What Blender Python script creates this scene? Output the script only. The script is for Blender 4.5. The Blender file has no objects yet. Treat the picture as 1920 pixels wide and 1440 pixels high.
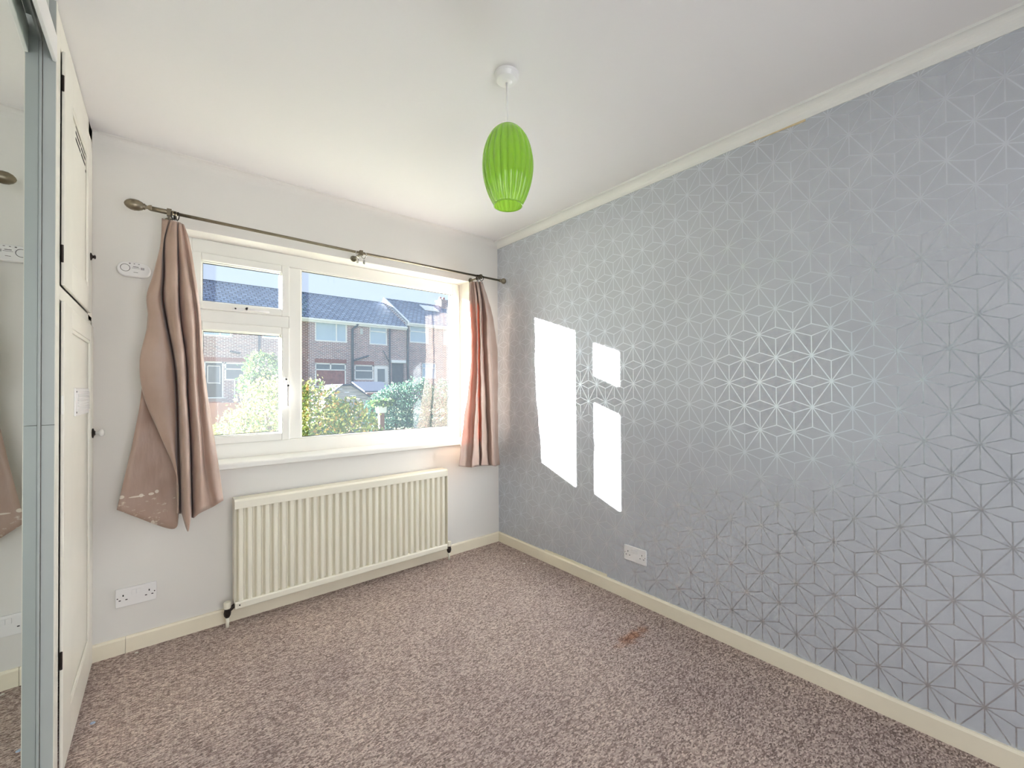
import bpy, bmesh, math, random
import numpy as np
from mathutils import Vector, Matrix
random.seed(7)
PI = math.pi
col = bpy.context.scene.collection
sc = bpy.context.scene

# ------------------------------------------------ camera, sky, sun, exposure
cd = bpy.data.cameras.new('camera')
cam = bpy.data.objects.new('camera', cd)
col.objects.link(cam)
CR = Vector((0.77035, -0.63759, -0.00614)); CU = Vector((-0.00142, -0.01135, 0.99993)); CF = Vector((0.63762, 0.77029, 0.00965))
cam.matrix_world = Matrix(((CR.x, CU.x, -CF.x, -2.0746), (CR.y, CU.y, -CF.y, -2.6815), (CR.z, CU.z, -CF.z, 1.2228), (0, 0, 0, 1)))
cd.sensor_width = 36; cd.lens = 788.18 / 1920 * 36; cd.clip_start = 0.05; cd.clip_end = 300
sc.camera = cam

sc.view_settings.view_transform = 'Standard'
sc.view_settings.look = 'None'
sc.view_settings.exposure = 0.2
sc.view_settings.gamma = 1.0
sc.view_settings.use_curve_mapping = False

SUN_AZ, SUN_EL = 54.3, 12.0          # degrees left of +Y, above the horizon
w = bpy.data.worlds.new('sky'); sc.world = w; w.use_nodes = True
nt = w.node_tree; nt.nodes.clear()
wo = nt.nodes.new('ShaderNodeOutputWorld'); bg = nt.nodes.new('ShaderNodeBackground')
tc = nt.nodes.new('ShaderNodeTexCoord'); sx = nt.nodes.new('ShaderNodeSeparateXYZ'); rp = nt.nodes.new('ShaderNodeValToRGB')
nt.links.new(tc.outputs['Generated'], sx.inputs[0]); nt.links.new(sx.outputs['Z'], rp.inputs[0])
e = rp.color_ramp.elements
e[0].position = 0.0; e[0].color = (0.64, 0.73, 0.90, 1)
e[1].position = 0.9; e[1].color = (0.62, 0.76, 1.0, 1)
m_ = rp.color_ramp.elements.new(0.25); m_.color = (0.60, 0.71, 0.93, 1)
nt.links.new(rp.outputs[0], bg.inputs[0]); bg.inputs[1].default_value = 1.0
nt.links.new(bg.outputs[0], wo.inputs[0])

sd = bpy.data.lights.new('sun', 'SUN'); sun = bpy.data.objects.new('sun', sd); col.objects.link(sun)
sd.energy = 118.0; sd.angle = math.radians(0.6); sd.color = (1.0, 0.975, 0.95)
a_, e_ = math.radians(SUN_AZ), math.radians(SUN_EL)
sdir = Vector((math.sin(a_) * math.cos(e_), -math.cos(a_) * math.cos(e_), -math.sin(e_)))
sun.rotation_euler = sdir.to_track_quat('-Z', 'Y').to_euler(); sun.location = (-20, 14, 8)

# added fill light behind the camera, before an opening in the unseen wall
ld = bpy.data.lights.new('added_fill_light', 'AREA'); ll = bpy.data.objects.new('added_fill_light', ld); col.objects.link(ll)
ld.shape = 'RECTANGLE'; ld.size = 1.55; ld.size_y = 2.1; ld.energy = 30; ld.color = (1.0, 0.985, 0.97)
ll.location = (-1.52, -3.9, 1.12); ll.rotation_euler = Vector((-0.25, 1, -0.30)).to_track_quat('-Z', 'Y').to_euler()
# ------------------------------------------------ helpers
def lin(c):
    return tuple((v / 12.92 if v <= 0.04045 else ((v + 0.055) / 1.055) ** 2.4) for v in c)
def rgb(r, g, b): return lin((r / 255, g / 255, b / 255)) + (1,)

class NT:
    def __init__(s, m): s.t = m.node_tree; s.n = s.t.nodes; s.l = s.t.links
    def node(s, typ, **kw):
        n = s.n.new(typ)
        for k, v in kw.items(): setattr(n, k, v)
        return n
    def link(s, a, b): s.l.new(a, b)
    def put(s, inp, v):
        if hasattr(v, 'is_linked') or isinstance(v, bpy.types.NodeSocket): s.l.new(v, inp)
        else: inp.default_value = v
    def math(s, op, a, b=None, c=None):
        n = s.n.new('ShaderNodeMath'); n.operation = op
        s.put(n.inputs[0], a)
        if b is not None: s.put(n.inputs[1], b)
        if c is not None: s.put(n.inputs[2], c)
        return n.outputs[0]
    def mix(s, f, a, b):
        n = s.n.new('ShaderNodeMix'); n.data_type = 'RGBA'
        s.put(n.inputs['Factor'], f); s.put(n.inputs[6], a); s.put(n.inputs[7], b)
        return n.outputs[2]
    def ramp(s, f, stops, interp='LINEAR'):
        n = s.n.new('ShaderNodeValToRGB'); s.put(n.inputs[0], f); n.color_ramp.interpolation = interp
        el = n.color_ramp.elements
        el[0].position, el[0].color = stops[0]; el[1].position, el[1].color = stops[-1]
        for p, c in stops[1:-1]:
            x = el.new(p); x.color = c
        return n.outputs[0]
    def noise(s, scale, detail=2, vec=None, rough=0.5):
        n = s.n.new('ShaderNodeTexNoise'); n.inputs['Scale'].default_value = scale; n.inputs['Detail'].default_value = detail
        n.inputs['Roughness'].default_value = rough
        if vec is not None: s.put(n.inputs['Vector'], vec)
        return n.outputs[0]
    def objc(s): return s.n.new('ShaderNodeTexCoord').outputs['Object']
    def xyz(s, v=None):
        n = s.n.new('ShaderNodeSeparateXYZ'); s.put(n.inputs[0], v if v is not None else s.objc()); return n.outputs
    def scalev(s, v, sc_):
        n = s.n.new('ShaderNodeVectorMath'); n.operation = 'MULTIPLY'; s.put(n.inputs[0], v); n.inputs[1].default_value = sc_; return n.outputs[0]
    def bump(s, h, strength=0.2, dist=0.002, bsdf=None):
        n = s.n.new('ShaderNodeBump'); n.inputs['Strength'].default_value = strength; n.inputs['Distance'].default_value = dist
        s.put(n.inputs['Height'], h)
        if bsdf is not None: s.link(n.outputs[0], bsdf.inputs['Normal'])
        return n.outputs[0]

def mat(name, c, rough=0.6, metal=0.0, var=0.0, vscale=6.0, bump=0.0, bscale=60.0, bdist=0.002, spec=0.5):
    m = bpy.data.materials.new(name); m.use_nodes = True
    t = NT(m); b = t.n['Principled BSDF']
    b.inputs['Roughness'].default_value = rough; b.inputs['Metallic'].default_value = metal
    b.inputs['Specular IOR Level'].default_value = spec
    if var > 0:
        f = t.noise(vscale, 4, t.objc(), 0.6)
        d = tuple(max(0, v * (1 - var)) for v in c[:3]) + (1,); l = tuple(min(1, v * (1 + var)) for v in c[:3]) + (1,)
        t.link(t.ramp(f, [(0.3, d), (0.7, l)]), b.inputs['Base Color'])
    else: b.inputs['Base Color'].default_value = c
    if bump > 0: t.bump(t.noise(bscale, 3, t.objc()), bump, bdist, b)
    m.diffuse_color = c
    return m

class MB:
    """collects shapes and links them as one mesh object"""
    def __init__(s): s.v = []; s.f = []
    def add(s, vs, fs):
        o = len(s.v); s.v += [tuple(v) for v in vs]; s.f += [tuple(i + o for i in f) for f in fs]; return s
    def box(s, x0, x1, y0, y1, z0, z1):
        v = [(x, y, z) for z in (z0, z1) for y in (y0, y1) for x in (x0, x1)]
        return s.add(v, [(0, 2, 3, 1), (4, 5, 7, 6), (0, 1, 5, 4), (2, 6, 7, 3), (0, 4, 6, 2), (1, 3, 7, 5)])
    def tube(s, pts, r, n=10, cap=True):
        P = [Vector(p) for p in pts]; R = r if isinstance(r, (list, tuple)) else [r] * len(P)
        vs = []; fs = []; up = None
        for i, p in enumerate(P):
            d = (P[min(i + 1, len(P) - 1)] - P[max(i - 1, 0)]).normalized()
            if up is None: up = d.orthogonal().normalized()
            up = (up - d * up.dot(d)).normalized(); q = d.cross(up)
            for k in range(n):
                a = 2 * PI * k / n; vs.append(p + R[i] * (math.cos(a) * up + math.sin(a) * q))
        for i in range(len(P) - 1):
            for k in range(n):
                k2 = (k + 1) % n; fs.append((i * n + k, i * n + k2, (i + 1) * n + k2, (i + 1) * n + k))
        if cap: fs.append(tuple(range(n - 1, -1, -1))); fs.append(tuple((len(P) - 1) * n + k for k in range(n)))
        return s.add(vs, fs)
    def prism(s, prof, a, b, axis='x'):
        """profile (p,q) swept along an axis: x -> (a..b, p, q), y -> (p, a..b, q), z -> (p, q, a..b)"""
        n = len(prof)
        def P(t, p, q): return {'x': (t, p, q), 'y': (p, t, q), 'z': (p, q, t)}[axis]
        vs = [P(a, *p) for p in prof] + [P(b, *p) for p in prof]
        fs = [(i, (i + 1) % n, n + (i + 1) % n, n + i) for i in range(n)] + [tuple(range(n - 1, -1, -1)), tuple(range(n, 2 * n))]
        return s.add(vs, fs)
    def build(s, name, m, parent=None, loc=None, smooth=False, bevel=0.0, seg=2, local=False):
        """vertices are given in the room's coordinates unless local=True"""
        if parent is not None and not local:
            off = Vector((0, 0, 0)); q = parent
            while q is not None: off += q.location; q = q.parent
            s.v = [(v[0] - off.x, v[1] - off.y, v[2] - off.z) for v in s.v]
        me = bpy.data.meshes.new(name); me.from_pydata(s.v, [], s.f); me.validate()
        bm = bmesh.new(); bm.from_mesh(me); bmesh.ops.recalc_face_normals(bm, faces=bm.faces); bm.to_mesh(me); bm.free()
        if smooth:
            for p in me.polygons: p.use_smooth = True
        me.materials.append(m)
        o = bpy.data.objects.new(name, me); col.objects.link(o)
        if parent is not None: o.parent = parent
        if loc is not None: o.location = loc
        if bevel > 0:
            b = o.modifiers.new('bevel', 'BEVEL'); b.width = bevel; b.segments = seg; b.limit_method = 'ANGLE'
        return o

def smooth_by_angle(o, deg=40):
    me = o.data
    for p in me.polygons: p.use_smooth = True
    me.set_sharp_from_angle(angle=math.radians(deg))

def empty(name, loc=(0, 0, 0), rz=0.0):
    o = bpy.data.objects.new(name, None); col.objects.link(o); o.location = loc; o.rotation_euler = (0, 0, rz)
    o.empty_display_size = 0.1; return o
def tag(o, label=None, cat=None, group=None, kind=None):
    if label: o['label'] = label
    if cat: o['category'] = cat
    if group: o['group'] = group
    if kind: o['kind'] = kind
    return o

def wall_holes(mb, u0, u1, z0, z1, holes, P, reveal):
    """flat wall with rectangular holes and reveals; P(u, depth, z) -> xyz"""
    us = sorted({u0, u1} | {h[0] for h in holes} | {h[1] for h in holes}); zs = sorted({z0, z1} | {h[2] for h in holes} | {h[3] for h in holes})
    for i in range(len(us) - 1):
        for j in range(len(zs) - 1):
            cu, cz = (us[i] + us[i + 1]) / 2, (zs[j] + zs[j + 1]) / 2
            if any(h[0] < cu < h[1] and h[2] < cz < h[3] for h in holes): continue
            mb.add([P(us[i], 0, zs[j]), P(us[i + 1], 0, zs[j]), P(us[i + 1], 0, zs[j + 1]), P(us[i], 0, zs[j + 1])], [(0, 1, 2, 3)])
    for a, b, c, d in holes:
        for (p, q) in (((a, c), (b, c)), ((b, c), (b, d)), ((b, d), (a, d)), ((a, d), (a, c))):
            mb.add([P(p[0], 0, p[1]), P(q[0], 0, q[1]), P(q[0], reveal, q[1]), P(p[0], reveal, p[1])], [(0, 1, 2, 3)])
    return mb

# ------------------------------------------------ materials of the room
M = {}
M['ceiling'] = mat('ceiling_paint', rgb(236, 233, 232), 0.7, bump=0.25, bscale=9, bdist=0.004, spec=0.2)
M['wall'] = mat('wall_paint', rgb(227, 224, 218), 0.6, bump=0.15, bscale=14, bdist=0.003, spec=0.25)
M['cove'] = mat('coving_white', rgb(236, 235, 230), 0.5)
M['upvc'] = mat('white_plastic_frame', rgb(238, 237, 230), 0.3)
M['rubber'] = mat('black_gasket', rgb(30, 32, 36), 0.5)
M['skirt'] = mat('cream_gloss_skirting', rgb(240, 231, 208), 0.35, var=0.05, vscale=3)
M['rad'] = mat('cream_radiator_enamel', rgb(238, 233, 215), 0.3)
M['cream'] = mat('cream_gloss_paint', rgb(238, 234, 222), 0.32, var=0.03, vscale=4)
M['jamb'] = mat('grey_jamb', rgb(180, 184, 180), 0.4)
M['white'] = mat('white_plastic', rgb(236, 234, 232), 0.3)
M['dark'] = mat('dark_hole', rgb(25, 22, 20), 0.8)
M['brass'] = mat('aged_nickel', rgb(126, 117, 100), 0.34, metal=1.0, var=0.1, vscale=40)
M['darkmetal'] = mat('dark_metal', rgb(48, 40, 36), 0.4, metal=0.7)
M['chrome'] = mat('chrome', rgb(205, 205, 205), 0.15, metal=1.0)
M['porc'] = mat('white_porcelain', rgb(240, 238, 232), 0.15)
M['bit'] = mat('pale_scrap', rgb(225, 222, 210), 0.8)
M['bluebit'] = mat('pale_blue_scrap', rgb(165, 182, 205), 0.5)
M['grey_mark'] = mat('grey_print', rgb(60, 54, 50), 0.6)
M['mustard'] = mat('peeled_edge_cream', rgb(215, 196, 158), 0.7)
M['peel'] = mat('torn_paper_edge', rgb(228, 222, 200), 0.8)

def carpet_material():
    m = bpy.data.materials.new('brown_loop_carpet'); m.use_nodes = True; t = NT(m); b = t.n['Principled BSDF']
    b.inputs['Roughness'].default_value = 0.95; b.inputs['Specular IOR Level'].default_value = 0.1
    oc = t.objc()
    loop = t.node('ShaderNodeTexVoronoi'); t.link(t.scalev(oc, (0.8, 1.55, 1.0)), loop.inputs['Vector']); loop.inputs['Scale'].default_value = 150
    g = t.node('ShaderNodeSeparateColor'); t.link(loop.outputs['Color'], g.inputs[0])
    fine = t.noise(420, 2, oc)
    f = t.math('ADD', t.math('MULTIPLY', g.outputs[0], 0.62), t.math('MULTIPLY', fine, 0.5))
    c1 = t.ramp(f, [(0.12, rgb(88, 74, 70)), (0.5, rgb(168, 150, 142)), (0.95, rgb(232, 218, 208))])
    big = t.noise(1.6, 3, oc); patch = t.ramp(big, [(0.35, (0.90, 0.86, 0.86, 1)), (0.65, (1.1, 1.06, 1.02, 1))])
    mx = t.node('ShaderNodeMix', data_type='RGBA', blend_type='MULTIPLY'); mx.inputs['Factor'].default_value = 1.0
    t.link(c1, mx.inputs[6]); t.link(patch, mx.inputs[7])
    x, y, z = t.xyz(oc)
    # orange stain, a slanting smear
    d = t.math('SQRT', t.math('ADD', t.math('POWER', t.math('DIVIDE', t.math('ADD', x, 0.30), 0.17), 2.0), t.math('POWER', t.math('DIVIDE', t.math('ADD', y, 1.455), 0.05), 2.0)))
    st = t.math('SUBTRACT', t.math('ADD', d, t.math('MULTIPLY', t.noise(22, 3, oc), 1.1)), 0.45)
    sf = t.ramp(st, [(0.35, (0.75, 0.75, 0.75, 1)), (1.1, (0, 0, 0, 1))])
    mx2 = t.node('ShaderNodeMix', data_type='RGBA', blend_type='MULTIPLY'); t.link(sf, mx2.inputs['Factor']); t.link(mx.outputs[2], mx2.inputs[6])
    mx2.inputs[7].default_value = (0.75, 0.42, 0.24, 1)
    t.link(mx2.outputs[2], b.inputs['Base Color'])
    h = t.math('SUBTRACT', t.math('ADD', fine, 0.4), loop.outputs['Distance'])
    t.bump(h, 0.9, 0.006, b)
    return m
M['carpet'] = carpet_material()

def wallpaper_material():
    """printed silver star-and-cube lattice; one star every 0.1328 m across, 0.2153 m up, rows staggered"""
    m = bpy.data.materials.new('silver_star_wallpaper'); m.use_nodes = True; t = NT(m)
    A, Cc, H = 0.1328 / 2, 0.2153 / 2, 0.0255
    x, y, z = t.xyz()
    px = t.math('PINGPONG', t.math('ADD', y, 2.197 - 0.1328 * 20 + 0.1328 * 60), A)
    pz = t.math('PINGPONG', t.math('ADD', z, -0.382 + 0.2153 * 20), Cc)
    def line(nx, nz, c):
        L = math.hypot(nx, nz)
        return t.math('ABSOLUTE', t.math('DIVIDE', t.math('ADD', t.math('ADD', t.math('MULTIPLY', px, nx), t.math('MULTIPLY', pz, nz)), c), L))
    d1 = line(Cc, -A, 0)                       # diagonal
    d2 = line(H, -A, 0)                        # lozenge side leaving the corner star
    d3 = line(H, -A, A * (Cc - H))             # lozenge side of the staggered star
    big = 1.0
    v1 = t.math('ADD', t.math('SUBTRACT', A, px), t.math('MULTIPLY', t.math('LESS_THAN', pz, H), big))
    v2 = t.math('ADD', px, t.math('MULTIPLY', t.math('GREATER_THAN', pz, Cc - H), big))
    d = t.math('MINIMUM', t.math('MINIMUM', d1, d2), t.math('MINIMUM', d3, t.math('MINIMUM', v1, v2)))
    dot1 = t.math('SUBTRACT', t.math('SQRT', t.math('ADD', t.math('MULTIPLY', px, px), t.math('MULTIPLY', pz, pz))), 0.004)
    qx = t.math('SUBTRACT', A, px); qz = t.math('SUBTRACT', Cc, pz)
    dot2 = t.math('SUBTRACT', t.math('SQRT', t.math('ADD', t.math('MULTIPLY', qx, qx), t.math('MULTIPLY', qz, qz))), 0.004)
    d = t.math('MINIMUM', d, t.math('MINIMUM', dot1, dot2))
    mask = t.ramp(t.math('MULTIPLY', d, 100.0), [(0.13, (1, 1, 1, 1)), (0.24, (0, 0, 0, 1))])
    base = t.n['Principled BSDF']
    cvar = t.ramp(t.noise(2.0, 2, t.objc()), [(0.3, rgb(188, 192, 198)), (0.7, rgb(194, 198, 204))])
    t.link(cvar, base.inputs['Base Color']); base.inputs['Roughness'].default_value = 0.56; base.inputs['Metallic'].default_value = 0.12; base.inputs['Specular IOR Level'].default_value = 0.5
    grain = t.noise(700, 1, t.objc()); t.bump(grain, 0.08, 0.0005, base)
    foil = t.node('ShaderNodeBsdfPrincipled'); foil.inputs['Base Color'].default_value = rgb(219, 224, 230)
    foil.inputs['Metallic'].default_value = 1.0; foil.inputs['Roughness'].default_value = 0.40
    mixs = t.node('ShaderNodeMixShader'); t.link(mask, mixs.inputs[0]); t.link(base.outputs[0], mixs.inputs[1]); t.link(foil.outputs[0], mixs.inputs[2])
    t.link(mixs.outputs[0], t.n['Material Output'].inputs[0])
    return m
M['wallpaper'] = wallpaper_material()

def glass_material(name='window_glass', tint=(0.97, 0.985, 0.98, 1), refl=1.0):
    m = bpy.data.materials.new(name); m.use_nodes = True; t = NT(m); t.n.remove(t.n['Principled BSDF'])
    tr = t.node('ShaderNodeBsdfTransparent'); tr.inputs[0].default_value = tint
    gl = t.node('ShaderNodeBsdfGlossy'); gl.inputs['Roughness'].default_value = 0.0; gl.inputs['Color'].default_value = (refl, refl, refl, 1)
    fr = t.node('ShaderNodeFresnel'); geo = t.node('ShaderNodeNewGeometry'); t.link(t.math('ADD', 1.5, t.math('MULTIPLY', geo.outputs['Backfacing'], 1 / 1.5 - 1.5)), fr.inputs[0])
    mx = t.node('ShaderNodeMixShader'); t.link(fr.outputs[0], mx.inputs[0]); t.link(tr.outputs[0], mx.inputs[1]); t.link(gl.outputs[0], mx.inputs[2])
    # thin film of dust on the pane, tinted blue to haze the view
    du = t.node('ShaderNodeBsdfTranslucent'); du.inputs[0].default_value = (0.62, 0.80, 1.0, 1)
    m2 = t.node('ShaderNodeMixShader'); m2.inputs[0].default_value = 0.0045; t.link(mx.outputs[0], m2.inputs[1]); t.link(du.outputs[0], m2.inputs[2])
    t.link(m2.outputs[0], t.n['Material Output'].inputs[0]); return m
M['glass'] = glass_material()
mm = bpy.data.materials.new('mirror_silver'); mm.use_nodes = True; b_ = mm.node_tree.nodes['Principled BSDF']
b_.inputs['Base Color'].default_value = (0.68, 0.75, 0.71, 1); b_.inputs['Metallic'].default_value = 1.0; b_.inputs['Roughness'].default_value = 0.01
M['mirror'] = mm

def satin_material():
    m = bpy.data.materials.new('taupe_satin_curtain'); m.use_nodes = True; t = NT(m); b = t.n['Principled BSDF']
    oc = t.objc(); x, y, z = t.xyz(oc)
    f = t.noise(5, 3, oc)
    c = t.ramp(f, [(0.3, rgb(160, 136, 121)), (0.7, rgb(174, 151, 137))])
    # dried white paint flecks and a scuffed hem near the bottom of the left curtain
    hem = t.math('MULTIPLY', t.math('LESS_THAN', z, 0.72), t.math('LESS_THAN', x, -2.03))
    sp = t.ramp(t.noise(26, 4, t.scalev(oc, (1, 0.3, 1.6)), 0.65), [(0.57, (0, 0, 0, 1)), (0.66, (1, 1, 1, 1))])
    c = t.mix(t.math('MULTIPLY', t.math('MULTIPLY', hem, sp), 0.75), c, rgb(232, 222, 206))
    for (cx, cz, rx, rz) in ((-2.17, 0.735, 0.028, 0.0035), (-2.155, 0.737, 0.008, 0.008), (-2.222, 0.742, 0.010, 0.008), (-2.12, 0.738, 0.010, 0.006), (-2.10, 0.745, 0.007, 0.008), (-2.115, 0.60, 0.007, 0.011), (-2.20, 0.565, 0.04, 0.007)):
        dd = t.math('ADD', t.math('POWER', t.math('DIVIDE', t.math('SUBTRACT', x, cx), rx), 2.0), t.math('POWER', t.math('DIVIDE', t.math('SUBTRACT', z, cz), rz), 2.0))
        c = t.mix(t.math('MULTIPLY', t.math('LESS_THAN', dd, 1.0), 0.9), c, rgb(235, 226, 212))
    t.link(c, b.inputs['Base Color'])
    b.inputs['Roughness'].default_value = 0.42; b.inputs['Sheen Weight'].default_value = 0.25; b.inputs['Specular IOR Level'].default_value = 0.6
    t.bump(t.noise(9, 3, t.scalev(oc, (3, 3, 0.7))), 0.35, 0.01, b)
    tl = t.node('ShaderNodeBsdfTranslucent'); tl.inputs[0].default_value = (0.95, 0.38, 0.24, 1)
    mx = t.node('ShaderNodeMixShader'); mx.inputs[0].default_value = 0.10
    t.link(b.outputs[0], mx.inputs[1]); t.link(tl.outputs[0], mx.inputs[2]); t.link(mx.outputs[0], t.n['Material Output'].inputs[0])
    return m
M['satin'] = satin_material()

def shade_material():
    m = bpy.data.materials.new('lime_green_shade'); m.use_nodes = True; t = NT(m); b = t.n['Principled BSDF']
    b.inputs['Base Color'].default_value = rgb(156, 206, 58); b.inputs['Roughness'].default_value = 0.10; b.inputs['Coat Weight'].default_value = 1.0
    tl = t.node('ShaderNodeBsdfTranslucent'); tl.inputs[0].default_value = rgb(190, 232, 95)
    mx = t.node('ShaderNodeMixShader'); mx.inputs[0].default_value = 0.35
    t.link(b.outputs[0], mx.inputs[1]); t.link(tl.outputs[0], mx.inputs[2]); t.link(mx.outputs[0], t.n['Material Output'].inputs[0]); return m
M['lime'] = shade_material()

# ------------------------------------------------ room shell
FRONT = -4.0
tag(MB().box(-3.0, 0.02, FRONT, 0.28, -0.1, 0).build('floor', M['carpet']), kind='structure')
tag(MB().box(-3.05, 0.1, FRONT, 0.3, 2.4, 2.5).build('ceiling', M['ceiling']), kind='structure')
HX0, HX1, HZ0, HZ1, WT = -1.996, -0.276, 0.82, 2.04, 0.27
wb = MB()
wb.box(-3.0, HX0, 0, WT, -0.1, 2.4); wb.box(HX1, 0.12, 0, WT, -0.1, 2.4); wb.box(HX0, HX1, 0, WT, -0.1, HZ0); wb.box(HX0, HX1, 0, WT, HZ1, 2.4)
tag(wb.build('wall_back', M['wall']), kind='structure')
tag(MB().box(0, 0.12, FRONT, 0.0, -0.1, 2.4).build('wall_right', M['wallpaper']), kind='structure')
tag(MB().box(-3.1, -3.0, FRONT, 0.28, -0.1, 2.4).build('wall_left', M['wall']), kind='structure')
wf = MB(); wf.box(-3.0, -2.32, FRONT - 0.1, FRONT, 0, 2.4); wf.box(-0.7, 0.1, FRONT - 0.1, FRONT, 0, 2.4); wf.box(-2.32, -0.7, FRONT - 0.1, FRONT, 2.25, 2.4)  # opening in the unseen wall, sized to the added fill light
tag(wf.build('wall_front', M['wall']), kind='structure')

# skirting boards, with the joints seen in the photograph
def skirt_profile(flip=1): return [(0, 0), (0, 0.074), (-0.010, 0.074), (-0.015, 0.066), (-0.015, 0)]
t_ = empty('baseboard_back'); tag(t_, kind='structure')
for a, b in ((-2.326, -2.212), (-2.2105, 0.0)):
    MB().prism([(p, q) for p, q in skirt_profile()], a, b, 'x').build('board', M['skirt'], t_)
t_ = empty('baseboard_right'); tag(t_, kind='structure')
MB().prism(skirt_profile(), FRONT, -0.0155, 'y').build('board', M['skirt'], t_)
# ragged strip of old paint left above the right skirting
rs = MB(); n = 26; y0, y1 = -1.07, -0.53
for i in range(n):
    a = y0 + (y1 - y0) * i / n; b = y0 + (y1 - y0) * (i + 1) / n
    rs.box(-0.0035, -0.0002, a, b, 0.074, 0.087 + 0.003 * random.random() - 0.003 * i / n)
rs.build('ragged_paint_edge', M['peel'], t_)
# coving on the right wall, thin cove on the window wall
cv = [(0, 2.345), (-0.004, 2.345)] + [(-0.004 - 0.036 * (1 - math.cos(a)), 2.349 + 0.040 * math.sin(a)) for a in [k * PI / 2 / 7 for k in range(8)]] + [(-0.046, 2.389), (-0.046, 2.4), (0, 2.4)]
tag(MB().prism(cv, FRONT, 0.0, 'y').build('trim_1', M['cove']), kind='structure')
cv2 = [(0, 2.352)] + [(-0.028 * (1 - math.cos(a)), 2.352 + 0.045 * math.sin(a)) for a in [k * PI / 2 / 6 for k in range(1, 7)]] + [(-0.03, 2.4), (0, 2.4)]
tag(MB().prism(cv2, -2.326, -0.0, 'x').build('trim_2', M['wall']), kind='structure')
# old unpainted strip under the coving
tag(MB().add([(-0.003, -1.90, 2.346), (-0.003, -2.12, 2.346), (-0.003, -2.12, 2.336), (-0.003, -1.90, 2.344), (0, -1.90, 2.346), (0, -2.12, 2.346), (0, -2.12, 2.336), (0, -1.90, 2.344)],
     [(0, 1, 2, 3), (7, 6, 5, 4), (0, 4, 5, 1), (1, 5, 6, 2), (2, 6, 7, 3), (3, 7, 4, 0)]).build('trim_3', M['mustard']), kind='structure')

# ------------------------------------------------ the window
win = empty('window_1', (-1.136, 0.0, 0.82)); tag(win, kind='structure')
BV = 0.004
def frame_box(x0, x1, z0, z1, y0, y1, w_l, w_r, w_b, w_t, name, m, parent, bevel=BV):
    f = MB(); f.box(x0, x0 + w_l, y0, y1, z0, z1); f.box(x1 - w_r, x1, y0, y1, z0, z1)
    f.box(x0 + w_l, x1 - w_r, y0, y1, z0, z0 + w_b); f.box(x0 + w_l, x1 - w_r, y0, y1, z1 - w_t, z1)
    return f.build(name, m, parent, bevel=bevel)
frame_box(-1.996, -0.276, 0.835, 2.04, 0.135, 0.205, 0.036, 0.060, 0.088, 0.076, 'outer_frame', M['upvc'], win)
MB().box(-1.494, -1.425, 0.135, 0.205, 0.923, 1.964).build('mullion', M['upvc'], win, bevel=BV)
MB().box(-1.96, -1.494, 0.135, 0.205, 1.592, 1.662).build('transom', M['upvc'], win, bevel=BV)
MB().prism([(-0.035, 0.806), (-0.035, 0.830), (-0.030, 0.836), (0.135, 0.840), (0.135, 0.806)], -1.985, -0.31, 'x').build('window_sill', M['upvc'], win, bevel=0.003)
# wider board behind the sill lip
def sash(name, x0, x1, z0, z1, r):
    s = frame_box(x0, x1, z0, z1, 0.118, 0.19, r, r, r, r, name, M['upvc'], win)
    g = MB()      # glazing bead, bevelled towards the glass
    xi0, xi1, zi0, zi1 = x0 + r, x1 - r, z0 + r, z1 - r; d = 0.006
    g = frame_box(xi0, xi1, zi0, zi1, 0.138, 0.160, d, d, d, d, 'glazing_bead', M['upvc'], s, 0.002)
    frame_box(xi0 + 0.004, xi1 - 0.004, zi0 + 0.004, zi1 - 0.004, 0.1601, 0.1640, .005, .005, .005, .005, 'gasket', M['rubber'], s, 0)
    MB().box(xi0, xi1, 0.1645, 0.1685, zi0, zi1).build('pane', M['glass'], s)
    return s
ts = sash('top_sash', -1.961, -1.493, 1.661, 1.965, 0.041)
ls = sash('side_sash', -1.961, -1.493, 0.922, 1.593, 0.043)
fx = frame_box(-1.425, -0.336, 0.923, 1.964, 0.142, 0.160, 0.006, 0.006, 0.006, 0.006, 'glazing_bead', M['upvc'], win, 0.002)
frame_box(-1.421, -0.340, 0.927, 1.960, 0.1601, 0.164, .005, .005, .005, .005, 'gasket', M['rubber'], win, 0)
MB().box(-1.424, -0.337, 0.1645, 0.1685, 0.924, 1.963).build('pane', M['glass'], win)
h = MB(); h.box(-1.780, -1.708, 0.106, 0.118, 1.668, 1.684); ho = h.build('handle', M['white'], ts, bevel=0.003)
h = MB(); h.tube([(-1.725, 0.100, 1.677), (-1.71, 0.088, 1.676), (-1.66, 0.084, 1.672), (-1.605, 0.088, 1.670)], [0.006, 0.007, 0.007, 0.005]).build('handle', M['white'], ts, smooth=True)
MB().tube([(-1.768, 0.1055, 1.676), (-1.768, 0.103, 1.676)], 0.0045).build('screw', M['dark'], ts)
MB().tube([(-1.716, 0.118, 1.678), (-1.716, 0.083, 1.678)], 0.0075).build('screw', M['dark'], ts)
h = MB(); h.box(-1.522, -1.506, 0.104, 0.118, 1.215, 1.295); h.build('handle', M['white'], ls, bevel=0.003)
h = MB(); h.tube([(-1.514, 0.106, 1.255), (-1.514, 0.080, 1.252), (-1.513, 0.066, 1.235), (-1.512, 0.070, 1.18), (-1.512, 0.075, 1.125)], [0.007, 0.008, 0.009, 0.008, 0.006]).build('handle', M['white'], ls, smooth=True)
MB().tube([(-1.514, 0.1045, 1.283), (-1.514, 0.102, 1.283)], 0.005).build('screw', M['dark'], ls)
MB().tube([(-1.514, 0.080, 1.246), (-1.514, 0.055, 1.246)], 0.006).build('screw', M['dark'], ls)

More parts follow.
